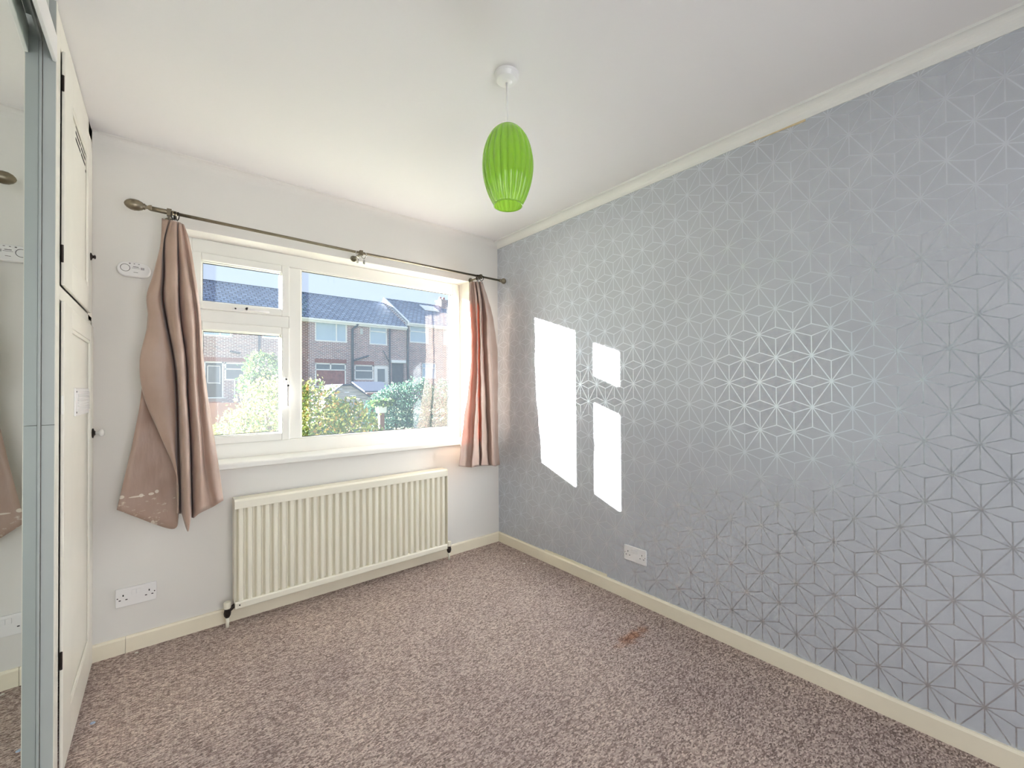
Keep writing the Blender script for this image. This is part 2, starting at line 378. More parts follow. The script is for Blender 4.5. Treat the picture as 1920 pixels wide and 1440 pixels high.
# ------------------------------------------------ built-in cupboard in the left corner
cup = empty('cupboard', (-2.34, -0.42, 0)); tag(cup, 'tall cream painted built-in cupboard beside the window wall, two stacked panelled doors', 'cupboard')
XF = -2.327                           # face frame plane
MB().box(-2.36, XF, -0.830, -0.768, 0, 2.395).box(-2.36, XF, -0.768, -0.022, 1.509, 1.553).box(-2.36, XF, -0.768, -0.022, 2.302, 2.395).box(-2.36, XF, -0.053, -0.001, 0, 1.53).box(-2.36, XF, -0.127, -0.001, 1.53, 2.395).build('face_frame', M['cream'], cup, bevel=0.002)
MB().box(-2.95, -2.90, -0.83, -0.001, 0, 2.395).box(-2.90, -2.361, -0.828, -0.812, 0, 2.395).build('carcass', M['cream'], cup)
def cup_door(name, z0, z1, xd, label):
    y0, y1 = -0.760, (-0.13 if z0 > 1 else -0.055); xb = XF + 0.0015
    st, rl = 0.145, 0.105
    f = MB(); f.box(xb, xd, y0, y0 + st, z0, z1); f.box(xb, xd, y1 - 0.10, y1, z0, z1)
    zb = 0.10 if z0 > 1 else 0.14; zt = 0.10 if z0 > 1 else 0.07
    f.box(xb, xd, y0 + st, y1 - 0.10, z0, z0 + zb); f.box(xb, xd, y0 + st, y1 - 0.10, z1 - zt, z1)
    d = f.build(name, M['cream'], cup, bevel=0.0025)
    MB().box(xb, xd - 0.007, y0 + st, y1 - 0.10, z0 + zb, z1 - zt).build('panel', M['cream'], d)
    mo = MB(); a0, a1, b0, b1 = y0 + st, y1 - 0.10, z0 + zb, z1 - zt; q = 0.014
    for (p0, p1, r0, r1) in ((a0, a0 + q, b0, b1), (a1 - q, a1, b0, b1), (a0 + q, a1 - q, b0, b0 + q), (a0 + q, a1 - q, b1 - q, b1)):
        mo.box(xd - 0.007, xd - 0.001, p0, p1, r0, r1)
    mo.build('moulding', M['cream'], d, bevel=0.003)
    return d
ud = cup_door('door', 1.556, 2.299, -2.317, None)
lo = cup_door('door', 0.020, 1.506, -2.317, None)
# pierced vent slots of the upper door
sl = []
for cidx, (ya, yb) in enumerate(((-0.50, -0.385), (-0.37, -0.265))):
    for r in range(4):
        z = 2.212 - 0.0235 * r
        MB().box(-2.3242, -2.3233, ya, yb, z - 0.0045, z + 0.0045).build('vent_slot', M['dark'], ud)
for (y, z) in ((-0.53, 2.237), (-0.25, 2.122)):
    MB().box(-2.3242, -2.3233, y - 0.006, y + 0.006, z - 0.005, z + 0.005).build('screw', M['dark'], ud)
# louvre plate of the lower door
vp = MB().box(-2.3242, -2.3195, -0.515, -0.145, 1.130, 1.232).build('louvre_vent', M['white'], lo, bevel=0.002)
v = MB()
for k in range(8):
    z = 1.147 + k * 0.0095
    v.add([(-2.3195, -0.47, z), (-2.3150, -0.47, z + .001), (-2.3195, -0.47, z + .0075), (-2.3195, -0.165, z), (-2.3150, -0.165, z + .001), (-2.3195, -0.165, z + .0075)], [(0, 1, 2), (5, 4, 3), (0, 3, 4, 1), (1, 4, 5, 2), (2, 5, 3, 0)])
v.build('louvre_vent', M['white'], lo)
for y in (-0.492, -0.158):
    for z in (1.143, 1.219): MB().box(-2.3196, -2.3186, y - .005, y + .005, z - .003, z + .003).build('screw', M['darkmetal'], lo)
def lathe_x(prof, c, n=20):
    """profile (x offset, radius) turned about the x axis at centre c"""
    mb = MB(); mb.tube([(c[0] + p, c[1], c[2]) for p, r in prof], [max(r, 0.0003) for p, r in prof], n); return mb
lathe_x([(0, .021), (.004, .021), (.006, .013), (.010, .008)], (-2.317, -0.085, 1.036)).build('knob', M['darkmetal'], lo, smooth=True)
lathe_x([(.010, .0055), (.018, .0055), (.022, .012), (.028, .0165), (.034, .016), (.038, .010), (.039, .001)], (-2.317, -0.085, 1.036)).build('knob', M['porc'], lo, smooth=True)
lathe_x([(0, .016), (.003, .015), (.006, .007), (.011, .006), (.013, .010), (.016, .006), (.017, .001)], (-2.317, -0.16, 1.795)).build('knob', M['darkmetal'], ud, smooth=True)
def hinge(z, h, m, d, x):
    MB().tube([(x, -0.7645, z - h / 2), (x, -0.7645, z + h / 2)], 0.0034, 8).build('hinge', m, d, bevel=0.0008)
hinge(2.195, .05, M['darkmetal'], ud, -2.322); hinge(1.655, .055, M['darkmetal'], ud, -2.322)
hinge(1.178, .06, M['porc'], lo, -2.321); hinge(0.38, .055, M['darkmetal'], lo, -2.321)

# ------------------------------------------------ mirrored sliding wardrobe
war = empty('wardrobe', (-2.36, -2.0, 0)); tag(war, 'built-in wardrobe with mirrored sliding doors and grey end jamb beside the cream cupboard', 'wardrobe')
MB().box(-2.352, -2.3255, -0.847, -0.831, 0, 1.121).build('jamb', M['jamb'], war)
MB().box(-2.352, -2.3255, -0.847, -0.831, 1.1225, 2.395).build('jamb', M['jamb'], war)
MB().box(-2.326, -2.3245, -0.8475, -0.831, 0, 2.395).build('jamb_edge', M['cream'], war)
fa = MB().prism([(-2.333, 2.208), (-2.323, 2.208), (-2.323, 2.285), (-2.326, 2.292), (-2.333, 2.292)], -3.95, -0.85, 'y').build('track_fascia', M['white'], war, bevel=0.002)
MB().box(-2.42, -2.333, -3.95, -0.90, 2.292, 2.398).build('top_track', M['jamb'], war)
MB().box(-2.40, -2.335, -3.95, -0.85, 0, 0.012).build('bottom_track', M['chrome'], war)
MB().box(-2.95, -2.90, -3.95, -0.86, 0, 2.39).build('carcass', M['dark'], war)
TILT = math.radians(1.2)
def mdoor(y_near, y_far, x_far):
    e_ = empty('sliding_door', (x_far, y_far, 0.014), 0); e_.parent = war; e_.location = (x_far + 2.36, y_far + 2.0, 0.014); e_.rotation_euler = (0, 0, TILT)
    L = y_far - y_near; Hh = 2.262
    MB().box(-0.006, 0.0, -L + .004, -0.004, 0.02, Hh - .02).build('mirror', M['mirror'], e_, local=True)
    f = MB(); f.box(-0.022, 0.003, -L, -L + .006, 0, Hh); f.box(-0.022, 0.003, -.004, 0, 0, Hh); f.box(-0.022, 0.003, -L, 0, 0, .02); f.box(-0.022, 0.003, -L, 0, Hh - .02, Hh)
    f.build('door_frame', M['jamb'], e_, local=True)
    return e_
mdoor(-1.80, -0.850, -2.3565); mdoor(-2.75, -1.76, -2.388)
MB().box(-2.3535, -2.342, -0.872, -0.8475, 0.0, 0.122).build('floor_guide', M['white'], war, bevel=0.006)

# ------------------------------------------------ curtain pole and curtains
RY, RZ = -0.13, 2.058
pole = empty('curtain_pole', (-1.1, RY, RZ)); tag(pole, 'long aged nickel curtain pole with egg finials above the window', 'curtain pole')
def rz_at(x): return 2.0625 - 0.012 * min(1, (x + 2.1) / 1.0) + (0.004 * max(0, (x + 1.1)))
MB().tube([(-2.125, RY, rz_at(-2.12)), (-2.03, RY, rz_at(-2.03))], 0.0115, 14).build('thick_tube', M['brass'], pole, smooth=True)
MB().tube([(-2.03, RY, rz_at(-2.03)), (-1.2, RY, rz_at(-1.2)), (-0.075, RY, rz_at(-0.075))], 0.0078, 14).build('thin_tube', M['brass'], pole, smooth=True)
z0 = rz_at(-2.13)
MB().tube([(-2.215 + d, RY, z0 + .002) for d in (0, .003, .010, .022, .036, .050, .062, .068, .071, .074, .080, .085, .092, .096)], [.001, .009, .017, .0235, .0255, .0235, .018, .013, .015, .011, .007, .011, .0135, .0135], 20).build('finial', M['brass'], pole, smooth=True)
zr = rz_at(-0.06)
MB().tube([(-0.085 + d, RY, zr) for d in (0, .004, .014, .018, .022, .034, .046, .056, .062, .064)], [.0085, .012, .012, .008, .013, .020, .022, .018, .009, .001], 20).build('finial', M['brass'], pole, smooth=True)
for bx in (-2.057, -1.152, -0.262):
    z = rz_at(bx); b = MB(); b.tube([(bx, -0.0005, z - .004), (bx, -0.006, z - .004)], [.020, .018], 18); b.tube([(bx, -0.005, z - .004), (bx, RY + .004, z - .004)], .006, 10)
    b.box(bx - .009, bx + .009, RY - .014, RY + .014, z - .017, z + .014); b.build('bracket', M['brass'], pole, bevel=0.001)
# curtain rings with clips and the loose pair on the middle bracket
rings = []
def ring(x, label, group=None, hang=0.0, tilt=0.0, clip=True):
    z = rz_at(x) - 0.011; e_ = empty('curtain_ring', (x, RY, z)); e_.rotation_euler = (0, 0, tilt)
    tag(e_, label, 'curtain ring', group)
    r = MB(); r.tube([(0, .0185 * math.cos(a), .0185 * math.sin(a)) for a in [2 * PI * k / 24 for k in range(25)]], .0024, 8, cap=False)
    r.build('ring', M['darkmetal'] if x > -0.5 or x < -1.5 else M['chrome'], e_, local=True, smooth=True)
    if clip:
        c = MB(); c.tube([(0, 0, -.0185), (0, 0, -.030)], .0016, 6); c.box(-.006, .006, -.0035, .0035, -.052, -.028); c.build('clip', M['chrome'], e_, local=True, bevel=.001)
    return e_
for i, x in enumerate((-2.044, -2.036, -2.026)): ring(x, ('leftmost','middle','rightmost')[i] + ' of the three dark clip rings bunched above the left curtain', 'rings of the left curtain', tilt=0.3 * (i - 1))
for i, x in enumerate((-0.292, -0.283, -0.250)): ring(x, ('leftmost','middle','rightmost')[i] + ' of the three dark clip rings bunched above the corner curtain', 'rings of the right curtain', tilt=0.25 * (i - 1))
ring(-1.133, 'empty ring with hanging clip on the pole right of its middle bracket', tilt=0.5)
ring(-1.172, 'empty ring with hanging clip on the pole left of its middle bracket', tilt=-0.9)

def catmull(P, n):
    """P: (k, m, 3); smooth along axis 0 with n steps for each span"""
    P = np.asarray(P, float); k = len(P); out = []
    Q = np.concatenate([[2 * P[0] - P[1]], P, [2 * P[-1] - P[-2]]])
    for i in range(k - 1):
        p0, p1, p2, p3 = Q[i:i + 4]
        for t in np.arange(n) / n:
            out.append(0.5 * (2 * p1 + (p2 - p0) * t + (2 * p0 - 5 * p1 + 4 * p2 - p3) * t * t + (3 * p1 - p0 - 3 * p2 + p3) * t ** 3))
    out.append(P[-1]); return np.array(out)
def curtain(table, label, loc, stack=None):
    G = catmull(np.array(table), 7); G = np.swapaxes(catmull(np.swapaxes(G, 0, 1), 9), 0, 1)
    rws, cls = G.shape[:2]
    rr = np.random.RandomState(3)
    ph = rr.rand(4) * 6
    zz = G[..., 2]; xx = G[..., 0]
    G[..., 1] += 0.0022 * np.sin(zz * 23 + xx * 31 + ph[0]) + 0.0016 * np.sin(zz * 47 - xx * 55 + ph[1])
    G[..., 1] = np.minimum(G[..., 1], -0.045)
    mb = MB(); mb.v = [tuple(p) for p in G.reshape(-1, 3)]
    mb.f = [(i * cls + j, i * cls + j + 1, (i + 1) * cls + j + 1, (i + 1) * cls + j) for i in range(rws - 1) for j in range(cls - 1)]
    o = mb.build('curtain', M['satin'], None, smooth=True)
    sm = o.modifiers.new('thickness', 'SOLIDIFY'); sm.thickness = 0.0016; sm.offset = 0
    tag(o, label, 'curtain'); return o
CUR_L = [[(-2.083,-0.121,2.031),(-2.075,-0.111,2.031),(-2.08,-0.127,2.025),(-2.081,-0.136,2.022),(-2.067,-0.14,2.021),(-2.058,-0.136,2.023),(-2.056,-0.111,2.031),(-2.054,-0.109,2.032),(-2.053,-0.136,2.024),(-2.04,-0.148,2.021),(-2.028,-0.143,2.02),(-2.026,-0.112,2.03),(-2.025,-0.111,2.031),(-2.024,-0.136,2.023),(-2.018,-0.145,2.02),(-2.01,-0.135,2.02),(-2.006,-0.139,2.017),(-2.002,-0.135,2.017)],[(-2.088,-0.115,1.916),(-2.073,-0.098,1.924),(-2.085,-0.125,1.914),(-2.086,-0.14,1.91),(-2.079,-0.147,1.909),(-2.079,-0.14,1.911),(-2.076,-0.098,1.923),(-2.073,-0.095,1.925),(-2.071,-0.14,1.913),(-2.048,-0.16,1.912),(-2.029,-0.152,1.919),(-2.026,-0.1,1.933),(-2.024,-0.098,1.935),(-2.023,-0.14,1.923),(-2.012,-0.155,1.922),(-1.998,-0.138,1.929),(-1.989,-0.145,1.929),(-1.98,-0.138,1.933)],[(-2.111,-0.106,1.763),(-2.082,-0.078,1.774),(-2.111,-0.122,1.76),(-2.112,-0.146,1.755),(-2.092,-0.158,1.756),(-2.083,-0.146,1.76),(-2.078,-0.078,1.775),(-2.073,-0.074,1.776),(-2.07,-0.146,1.762),(-2.048,-0.178,1.759),(-2.027,-0.166,1.765),(-2.022,-0.082,1.783),(-2.019,-0.078,1.785),(-2.017,-0.146,1.771),(-1.999,-0.17,1.769),(-1.978,-0.142,1.778),(-1.969,-0.154,1.777),(-1.959,-0.142,1.781)],[(-2.13,-0.1,1.659),(-2.086,-0.065,1.671),(-2.131,-0.12,1.656),(-2.133,-0.15,1.65),(-2.106,-0.165,1.646),(-2.088,-0.15,1.647),(-2.082,-0.065,1.662),(-2.076,-0.06,1.663),(-2.073,-0.15,1.649),(-2.044,-0.19,1.646),(-2.026,-0.175,1.65),(-2.02,-0.07,1.669),(-2.016,-0.065,1.67),(-2.014,-0.15,1.656),(-1.987,-0.18,1.655),(-1.963,-0.145,1.664),(-1.955,-0.16,1.662),(-1.945,-0.145,1.666)],[(-2.135,-0.1,1.537),(-2.074,-0.065,1.547),(-2.126,-0.12,1.535),(-2.127,-0.15,1.532),(-2.093,-0.165,1.533),(-2.074,-0.15,1.537),(-2.068,-0.065,1.548),(-2.062,-0.06,1.549),(-2.059,-0.15,1.538),(-2.036,-0.19,1.535),(-2.018,-0.175,1.539),(-2.012,-0.07,1.552),(-2.008,-0.065,1.553),(-2.006,-0.15,1.543),(-1.977,-0.18,1.542),(-1.953,-0.145,1.549),(-1.945,-0.16,1.547),(-1.936,-0.145,1.55)],[(-2.15,-0.1,1.36),(-2.046,-0.065,1.366),(-2.149,-0.12,1.359),(-2.15,-0.15,1.358),(-2.097,-0.165,1.359),(-2.049,-0.15,1.361),(-2.042,-0.065,1.366),(-2.036,-0.06,1.367),(-2.033,-0.15,1.362),(-2.024,-0.19,1.36),(-2.0,-0.175,1.362),(-1.993,-0.07,1.368),(-1.989,-0.065,1.368),(-1.988,-0.15,1.364),(-1.969,-0.18,1.363),(-1.949,-0.145,1.365),(-1.938,-0.16,1.365),(-1.926,-0.145,1.366)],[(-2.157,-0.1,1.191),(-2.03,-0.065,1.188),(-2.134,-0.12,1.19),(-2.135,-0.15,1.191),(-2.083,-0.165,1.19),(-2.037,-0.15,1.189),(-2.03,-0.065,1.188),(-2.024,-0.06,1.188),(-2.021,-0.15,1.189),(-2.013,-0.19,1.189),(-1.994,-0.175,1.189),(-1.987,-0.07,1.187),(-1.983,-0.065,1.187),(-1.981,-0.15,1.188),(-1.96,-0.18,1.188),(-1.94,-0.145,1.187),(-1.925,-0.16,1.187),(-1.909,-0.145,1.187)],[(-2.182,-0.1,1.004),(-2.023,-0.065,0.988),(-2.077,-0.12,0.997),(-2.079,-0.15,1.0),(-2.051,-0.165,0.999),(-2.033,-0.15,0.996),(-2.025,-0.065,0.988),(-2.019,-0.06,0.987),(-2.017,-0.15,0.995),(-2.004,-0.19,0.997),(-1.984,-0.175,0.994),(-1.976,-0.07,0.984),(-1.972,-0.065,0.984),(-1.971,-0.15,0.991),(-1.946,-0.18,0.992),(-1.93,-0.145,0.987),(-1.907,-0.16,0.987),(-1.883,-0.145,0.983)],[(-2.211,-0.1,0.835),(-2.021,-0.065,0.804),(-2.026,-0.12,0.813),(-2.029,-0.15,0.818),(-2.025,-0.165,0.82),(-2.029,-0.15,0.818),(-2.021,-0.065,0.804),(-2.015,-0.06,0.802),(-2.013,-0.15,0.816),(-1.998,-0.19,0.82),(-1.98,-0.175,0.815),(-1.972,-0.07,0.798),(-1.967,-0.065,0.796),(-1.967,-0.15,0.809),(-1.94,-0.18,0.81),(-1.917,-0.145,0.802),(-1.889,-0.16,0.8),(-1.859,-0.145,0.794)],[(-2.237,-0.1,0.689),(-2.045,-0.065,0.553),(-2.024,-0.12,0.638),(-2.027,-0.15,0.645),(-2.021,-0.165,0.65),(-2.025,-0.15,0.642),(-2.017,-0.065,0.622),(-2.011,-0.06,0.619),(-2.009,-0.15,0.639),(-1.988,-0.19,0.56),(-1.976,-0.175,0.618),(-1.967,-0.07,0.592),(-1.963,-0.065,0.59),(-1.963,-0.15,0.61),(-1.94,-0.18,0.635),(-1.891,-0.145,0.647),(-1.87,-0.16,0.663),(-1.846,-0.145,0.673)]]
CUR_R = [[(-0.365,-0.144,1.998),(-0.344,-0.134,2.003),(-0.331,-0.137,2.004),(-0.333,-0.147,2.002),(-0.32,-0.142,2.005),(-0.304,-0.123,2.011),(-0.301,-0.121,2.012),(-0.303,-0.14,2.008),(-0.302,-0.144,2.007),(-0.289,-0.139,2.011),(-0.274,-0.121,2.016),(-0.27,-0.121,2.017),(-0.272,-0.139,2.013),(-0.262,-0.137,2.015),(-0.251,-0.127,2.019),(-0.236,-0.116,2.023),(-0.237,-0.111,2.024),(-0.252,-0.111,2.022),(-0.281,-0.111,2.017),(-0.311,-0.112,2.012)],[(-0.383,-0.162,1.86),(-0.348,-0.138,1.869),(-0.333,-0.146,1.869),(-0.338,-0.17,1.865),(-0.318,-0.158,1.869),(-0.279,-0.114,1.882),(-0.273,-0.11,1.883),(-0.297,-0.154,1.873),(-0.295,-0.162,1.872),(-0.274,-0.15,1.876),(-0.237,-0.11,1.888),(-0.23,-0.11,1.889),(-0.242,-0.15,1.881),(-0.228,-0.146,1.883),(-0.203,-0.122,1.89),(-0.169,-0.098,1.899),(-0.172,-0.086,1.9),(-0.195,-0.086,1.897),(-0.245,-0.086,1.891),(-0.287,-0.09,1.885)],[(-0.38,-0.17,1.714),(-0.341,-0.14,1.721),(-0.324,-0.15,1.722),(-0.331,-0.18,1.717),(-0.316,-0.165,1.72),(-0.268,-0.11,1.732),(-0.259,-0.105,1.734),(-0.293,-0.16,1.723),(-0.291,-0.17,1.722),(-0.275,-0.155,1.726),(-0.23,-0.105,1.737),(-0.22,-0.105,1.738),(-0.227,-0.155,1.731),(-0.208,-0.15,1.733),(-0.176,-0.12,1.74),(-0.113,-0.09,1.75),(-0.117,-0.075,1.752),(-0.168,-0.075,1.747),(-0.228,-0.075,1.741),(-0.266,-0.08,1.736)],[(-0.377,-0.17,1.484),(-0.333,-0.14,1.488),(-0.321,-0.15,1.488),(-0.328,-0.18,1.485),(-0.313,-0.165,1.487),(-0.264,-0.11,1.493),(-0.256,-0.105,1.494),(-0.29,-0.16,1.489),(-0.288,-0.17,1.488),(-0.267,-0.155,1.49),(-0.222,-0.105,1.496),(-0.212,-0.105,1.496),(-0.219,-0.155,1.493),(-0.185,-0.15,1.495),(-0.153,-0.12,1.498),(-0.078,-0.09,1.504),(-0.083,-0.075,1.505),(-0.16,-0.075,1.501),(-0.225,-0.075,1.498),(-0.263,-0.08,1.496)],[(-0.396,-0.17,1.254),(-0.349,-0.14,1.254),(-0.327,-0.15,1.254),(-0.334,-0.18,1.254),(-0.314,-0.165,1.254),(-0.266,-0.11,1.255),(-0.258,-0.105,1.255),(-0.287,-0.16,1.254),(-0.284,-0.17,1.254),(-0.254,-0.155,1.254),(-0.208,-0.105,1.255),(-0.199,-0.105,1.255),(-0.205,-0.155,1.254),(-0.172,-0.15,1.254),(-0.139,-0.12,1.255),(-0.075,-0.09,1.255),(-0.079,-0.075,1.255),(-0.146,-0.075,1.255),(-0.222,-0.075,1.255),(-0.269,-0.08,1.255)],[(-0.443,-0.17,0.99),(-0.383,-0.14,0.985),(-0.348,-0.15,0.983),(-0.354,-0.18,0.985),(-0.316,-0.165,0.982),(-0.268,-0.11,0.977),(-0.259,-0.105,0.976),(-0.284,-0.16,0.98),(-0.281,-0.17,0.981),(-0.242,-0.155,0.978),(-0.196,-0.105,0.972),(-0.186,-0.105,0.972),(-0.193,-0.155,0.975),(-0.164,-0.15,0.973),(-0.131,-0.12,0.97),(-0.077,-0.09,0.965),(-0.081,-0.075,0.964),(-0.133,-0.075,0.967),(-0.219,-0.075,0.972),(-0.29,-0.08,0.976)],[(-0.471,-0.17,0.767),(-0.412,-0.14,0.757),(-0.363,-0.15,0.753),(-0.37,-0.18,0.757),(-0.313,-0.165,0.75),(-0.265,-0.11,0.738),(-0.256,-0.105,0.737),(-0.281,-0.16,0.746),(-0.278,-0.17,0.747),(-0.234,-0.155,0.74),(-0.187,-0.105,0.73),(-0.177,-0.105,0.729),(-0.184,-0.155,0.735),(-0.155,-0.15,0.732),(-0.123,-0.12,0.725),(-0.068,-0.09,0.716),(-0.073,-0.075,0.714),(-0.124,-0.075,0.72),(-0.215,-0.075,0.729),(-0.306,-0.08,0.739)],[(-0.485,-0.17,0.679),(-0.43,-0.14,0.664),(-0.373,-0.15,0.654),(-0.379,-0.18,0.659),(-0.313,-0.165,0.661),(-0.265,-0.11,0.647),(-0.257,-0.105,0.645),(-0.286,-0.16,0.657),(-0.284,-0.17,0.658),(-0.224,-0.155,0.652),(-0.178,-0.105,0.64),(-0.168,-0.105,0.639),(-0.18,-0.155,0.643),(-0.151,-0.15,0.635),(-0.118,-0.12,0.626),(-0.059,-0.09,0.627),(-0.063,-0.075,0.626),(-0.12,-0.075,0.625),(-0.221,-0.075,0.637),(-0.316,-0.08,0.637)]]
cl = curtain(CUR_L, 'taupe satin curtain spreading wide with paint-flecked hem, left of the window', None)
cr = curtain(CUR_R, 'narrow taupe satin curtain in the corner by the patterned wall', None)

# ------------------------------------------------ radiator
rad = empty('radiator', (-1.165, -0.06, 0.1)); tag(rad, 'cream fluted panel radiator on the wall below the window', 'radiator')
X0, X1, Z0, Z1 = -1.792, -0.536, 0.092, 0.655
NF = 31; pit = (X1 - X0 - 0.012) / NF
prof = [(X0, -0.068)]
for k in range(NF):
    a = X0 + 0.006 + k * pit
    prof += [(a + pit * .08, -0.0725), (a + pit * .24, -0.092), (a + pit * .34, -0.0945), (a + pit * .66, -0.0945), (a + pit * .76, -0.092), (a + pit * .92, -0.0725)]
prof += [(X1, -0.068)]
fp = MB(); n_ = len(prof)
fp.v = [(p, q, Z0 + .035) for p, q in prof] + [(p, q, Z1 - .045) for p, q in prof]
fp.f = [(i, i + 1, n_ + i + 1, n_ + i) for i in range(n_ - 1)]
fp.build('front_panel', M['rad'], rad)
o = MB().box(X0 + .002, X1 - .002, -0.066, -0.030, Z0 + .01, Z1 - .02).build('back_panel', M['rad'], rad)
MB().prism([(-0.098, Z0), (-0.101, Z0 + .004), (-0.101, Z0 + .030), (-0.096, Z0 + .036), (-0.060, Z0 + .036), (-0.060, Z0)], X0, X1, 'x').build('bottom_rail', M['rad'], rad, bevel=.0015)
MB().prism([(-0.104, Z1 - .048), (-0.104, Z1 - .010), (-0.096, Z1), (-0.024, Z1), (-0.020, Z1 - .008), (-0.020, Z1 - .03), (-0.060, Z1 - .03), (-0.098, Z1 - .048)], X0 - .003, X1 + .003, 'x').build('top_cover', M['rad'], rad, bevel=.0012)
for xs in (X0 - .003, X1 + .001): MB().box(xs, xs + .002, -0.100, -0.020, Z0 + .03, Z1 - .03).build('side_cover', M['rad'], rad)
MB().tube([(X0 + .02, -0.1012, Z0 + .019), (X0 + .02, -0.103, Z0 + .019)], .0035).build('drain_screw', M['dark'], rad)
for s, xv in ((-1, X0 - 0.030), (1, X1 + 0.030)):
    MB().tube([(xv, -0.07, 0.052), (xv, -0.07, 0.062), (xv, -0.07, 0.075), (xv, -0.07, 0.088), (xv, -0.07, 0.098)], [.009, .0145, .0165, .014, .012], 8).build('valve_body', M['darkmetal'], rad)
    MB().tube([(xv, -0.07, 0.080), (xv - s * .034, -0.07, 0.108 if s < 0 else .104)], [.010, .011], 8).build('valve_union', M['darkmetal'] if s < 0 else M['brass'], rad)
    MB().tube([(xv, -0.07, 0.098), (xv, -0.07, 0.103), (xv, -0.07, 0.130), (xv, -0.07, 0.133)], [.014, .0165, .0165, .012], 14).build('valve_cap', M['rad'], rad)
    MB().tube([(xv, -0.07, 0.002), (xv, -0.07, 0.054)], .008, 12).build('pipe', M['rad'], rad, smooth=True)

# ------------------------------------------------ sockets
def socket(label, loc, rz):
    r = empty('double_socket', loc, rz); tag(r, label, 'socket', None)
    MB().prism([(-.073, -.043), (.073, -.043), (.073, .043), (-.073, .043)], -0.0095, -0.0004, 'y').build('face_plate', M['white'], r, local=True, bevel=.003)
    MB().box(-.0165, -.0005, -.0128, -.0094, .008, .030).build('switch', M['white'], r, local=True, bevel=.001)
    MB().box(.0005, .0165, -.0128, -.0094, .008, .030).build('switch', M['white'], r, local=True, bevel=.001)
    for cx in (-.046, .046):
        for (dx, z, wd, hh) in ((0, .010, .0045, .0085), (-.0115, -.0105, .0075, .0042), (.0115, -.0105, .0075, .0042)):
            MB().box(cx + dx - wd / 2, cx + dx + wd / 2, -.0099, -.0090, z - hh / 2, z + hh / 2).build('pin_hole', M['dark'], r, local=True)
    for cx in (-.0655, .0655): MB().tube([(cx, -.0094, 0), (cx, -.0100, 0)], .0025, 10).build('screw', M['darkmetal'], r, local=True)
    return r
socket('white double socket low on the plain wall left of the radiator', (-2.174, 0, 0.257), 0)
socket('white double socket low on the star patterned wall', (0, -1.273, 0.268), -PI / 2)

# ------------------------------------------------ carbon monoxide alarm
al = empty('carbon_monoxide_alarm', (-2.184, 0, 1.792)); tag(al, 'flat white oval alarm on the wall left of the curtain', 'alarm')
def stadium(wd, hh, n=14):
    r = hh / 2; L = wd / 2 - r
    return [(L + r * math.cos(a), r * math.sin(a)) for a in [(-.5 + k / n) * PI for k in range(n + 1)]] + [(-L - r * math.cos(a), -r * math.sin(a)) for a in [(-.5 + k / n) * PI for k in range(n + 1)]]
MB().prism(stadium(.120, .070), -0.030, -0.0004, 'y').build('body', M['white'], al, local=True, bevel=.006, seg=3)
r = MB(); r.tube([(-.031 + .0165 * math.cos(a), -.0303, .004 + .0165 * math.sin(a)) for a in [2 * PI * k / 28 for k in range(29)]], .0010, 6, cap=False); r.build('test_button', M['grey_mark'], al, local=True)
for (x0_, x1_, zc, t_, sl_) in ((-.018, -.012, .026, .0018, 0), (-.0015, .0035, .026, .0012, 0), (.014, .020, .026, .0010, 0), (-.004, .016, .012, .0012, -.0005), (-.008, .020, .006, .0006, 0), (-.002, .014, -.014, .0008, 0)):
    MB().box(x0_, x1_, -.0306, -.0300, zc - t_, zc + t_).build('marking', M['grey_mark'], al, local=True)
for k in range(4): MB().box(.024 + k * .0034, .0256 + k * .0034, -.0306, -.0300, .001, .012).build('sounder_slot', M['grey_mark'], al, local=True)

# ------------------------------------------------ pendant lamp
LX, LY = -1.087, -1.468
lamp = empty('pendant_lamp', (LX, LY, 2.4)); tag(lamp, 'ribbed lime green pendant lamp hanging from the ceiling on a thin cord', 'lamp')
MB().tube([(LX, LY, 2.3998), (LX, LY, 2.388), (LX, LY, 2.374), (LX, LY, 2.368), (LX, LY, 2.3665)], [.046, .046, .038, .020, .008], 36).build('ceiling_rose', M['white'], lamp, bevel=.002)
MB().tube([(LX, LY, 2.368), (LX + .001, LY, 2.28), (LX + .003, LY, 2.19)], .0028, 8).build('cord', M['white'], lamp, smooth=True)
SX, SY, ST = LX + .004, LY + .001, 2.206
MB().tube([(SX, SY, 2.196), (SX, SY, 2.188), (SX, SY, 2.150)], [.010, .019, .019], 16).build('lamp_holder', M['white'], lamp, smooth=True)
pr = [(0, .018), (-.006, .034), (-.018, .050), (-.040, .066), (-.070, .0795), (-.105, .0895), (-.140, .0935), (-.175, .0920), (-.210, .0865), (-.245, .0765), (-.275, .0645), (-.292, .0565), (-.300, .0530)]
pr = catmull(np.array([[(a, b, 0)] for a, b in pr]), 4)[:, 0, :2]
NR = 22; K = 10; N = NR * K; sh = MB()
for i, (dz, r0) in enumerate(pr):
    amp = 0.0045 * min(1, max(0, (-dz - .015) / .03)) * min(1, max(.35, (.30 + dz) / .03))
    for k in range(N):
        a = 2 * PI * k / N; fr = abs(math.sin(a * NR / 2)); rr_ = r0 - amp + amp * fr ** .6 * 1.6
        sh.v.append((SX + rr_ * math.cos(a), SY + rr_ * math.sin(a), ST + dz))
for i in range(len(pr) - 1):
    for k in range(N): sh.f.append((i * N + k, i * N + (k + 1) % N, (i + 1) * N + (k + 1) % N, (i + 1) * N + k))
so = sh.build('lamp_shade', M['lime'], lamp, smooth=True)
MB().tube([(SX + .0535 * math.cos(a), SY + .0535 * math.sin(a), ST - .300) for a in [2 * PI * k / 40 for k in range(41)]], .0022, 8, cap=False).build('shade_rim', M['lime'], lamp, smooth=True)

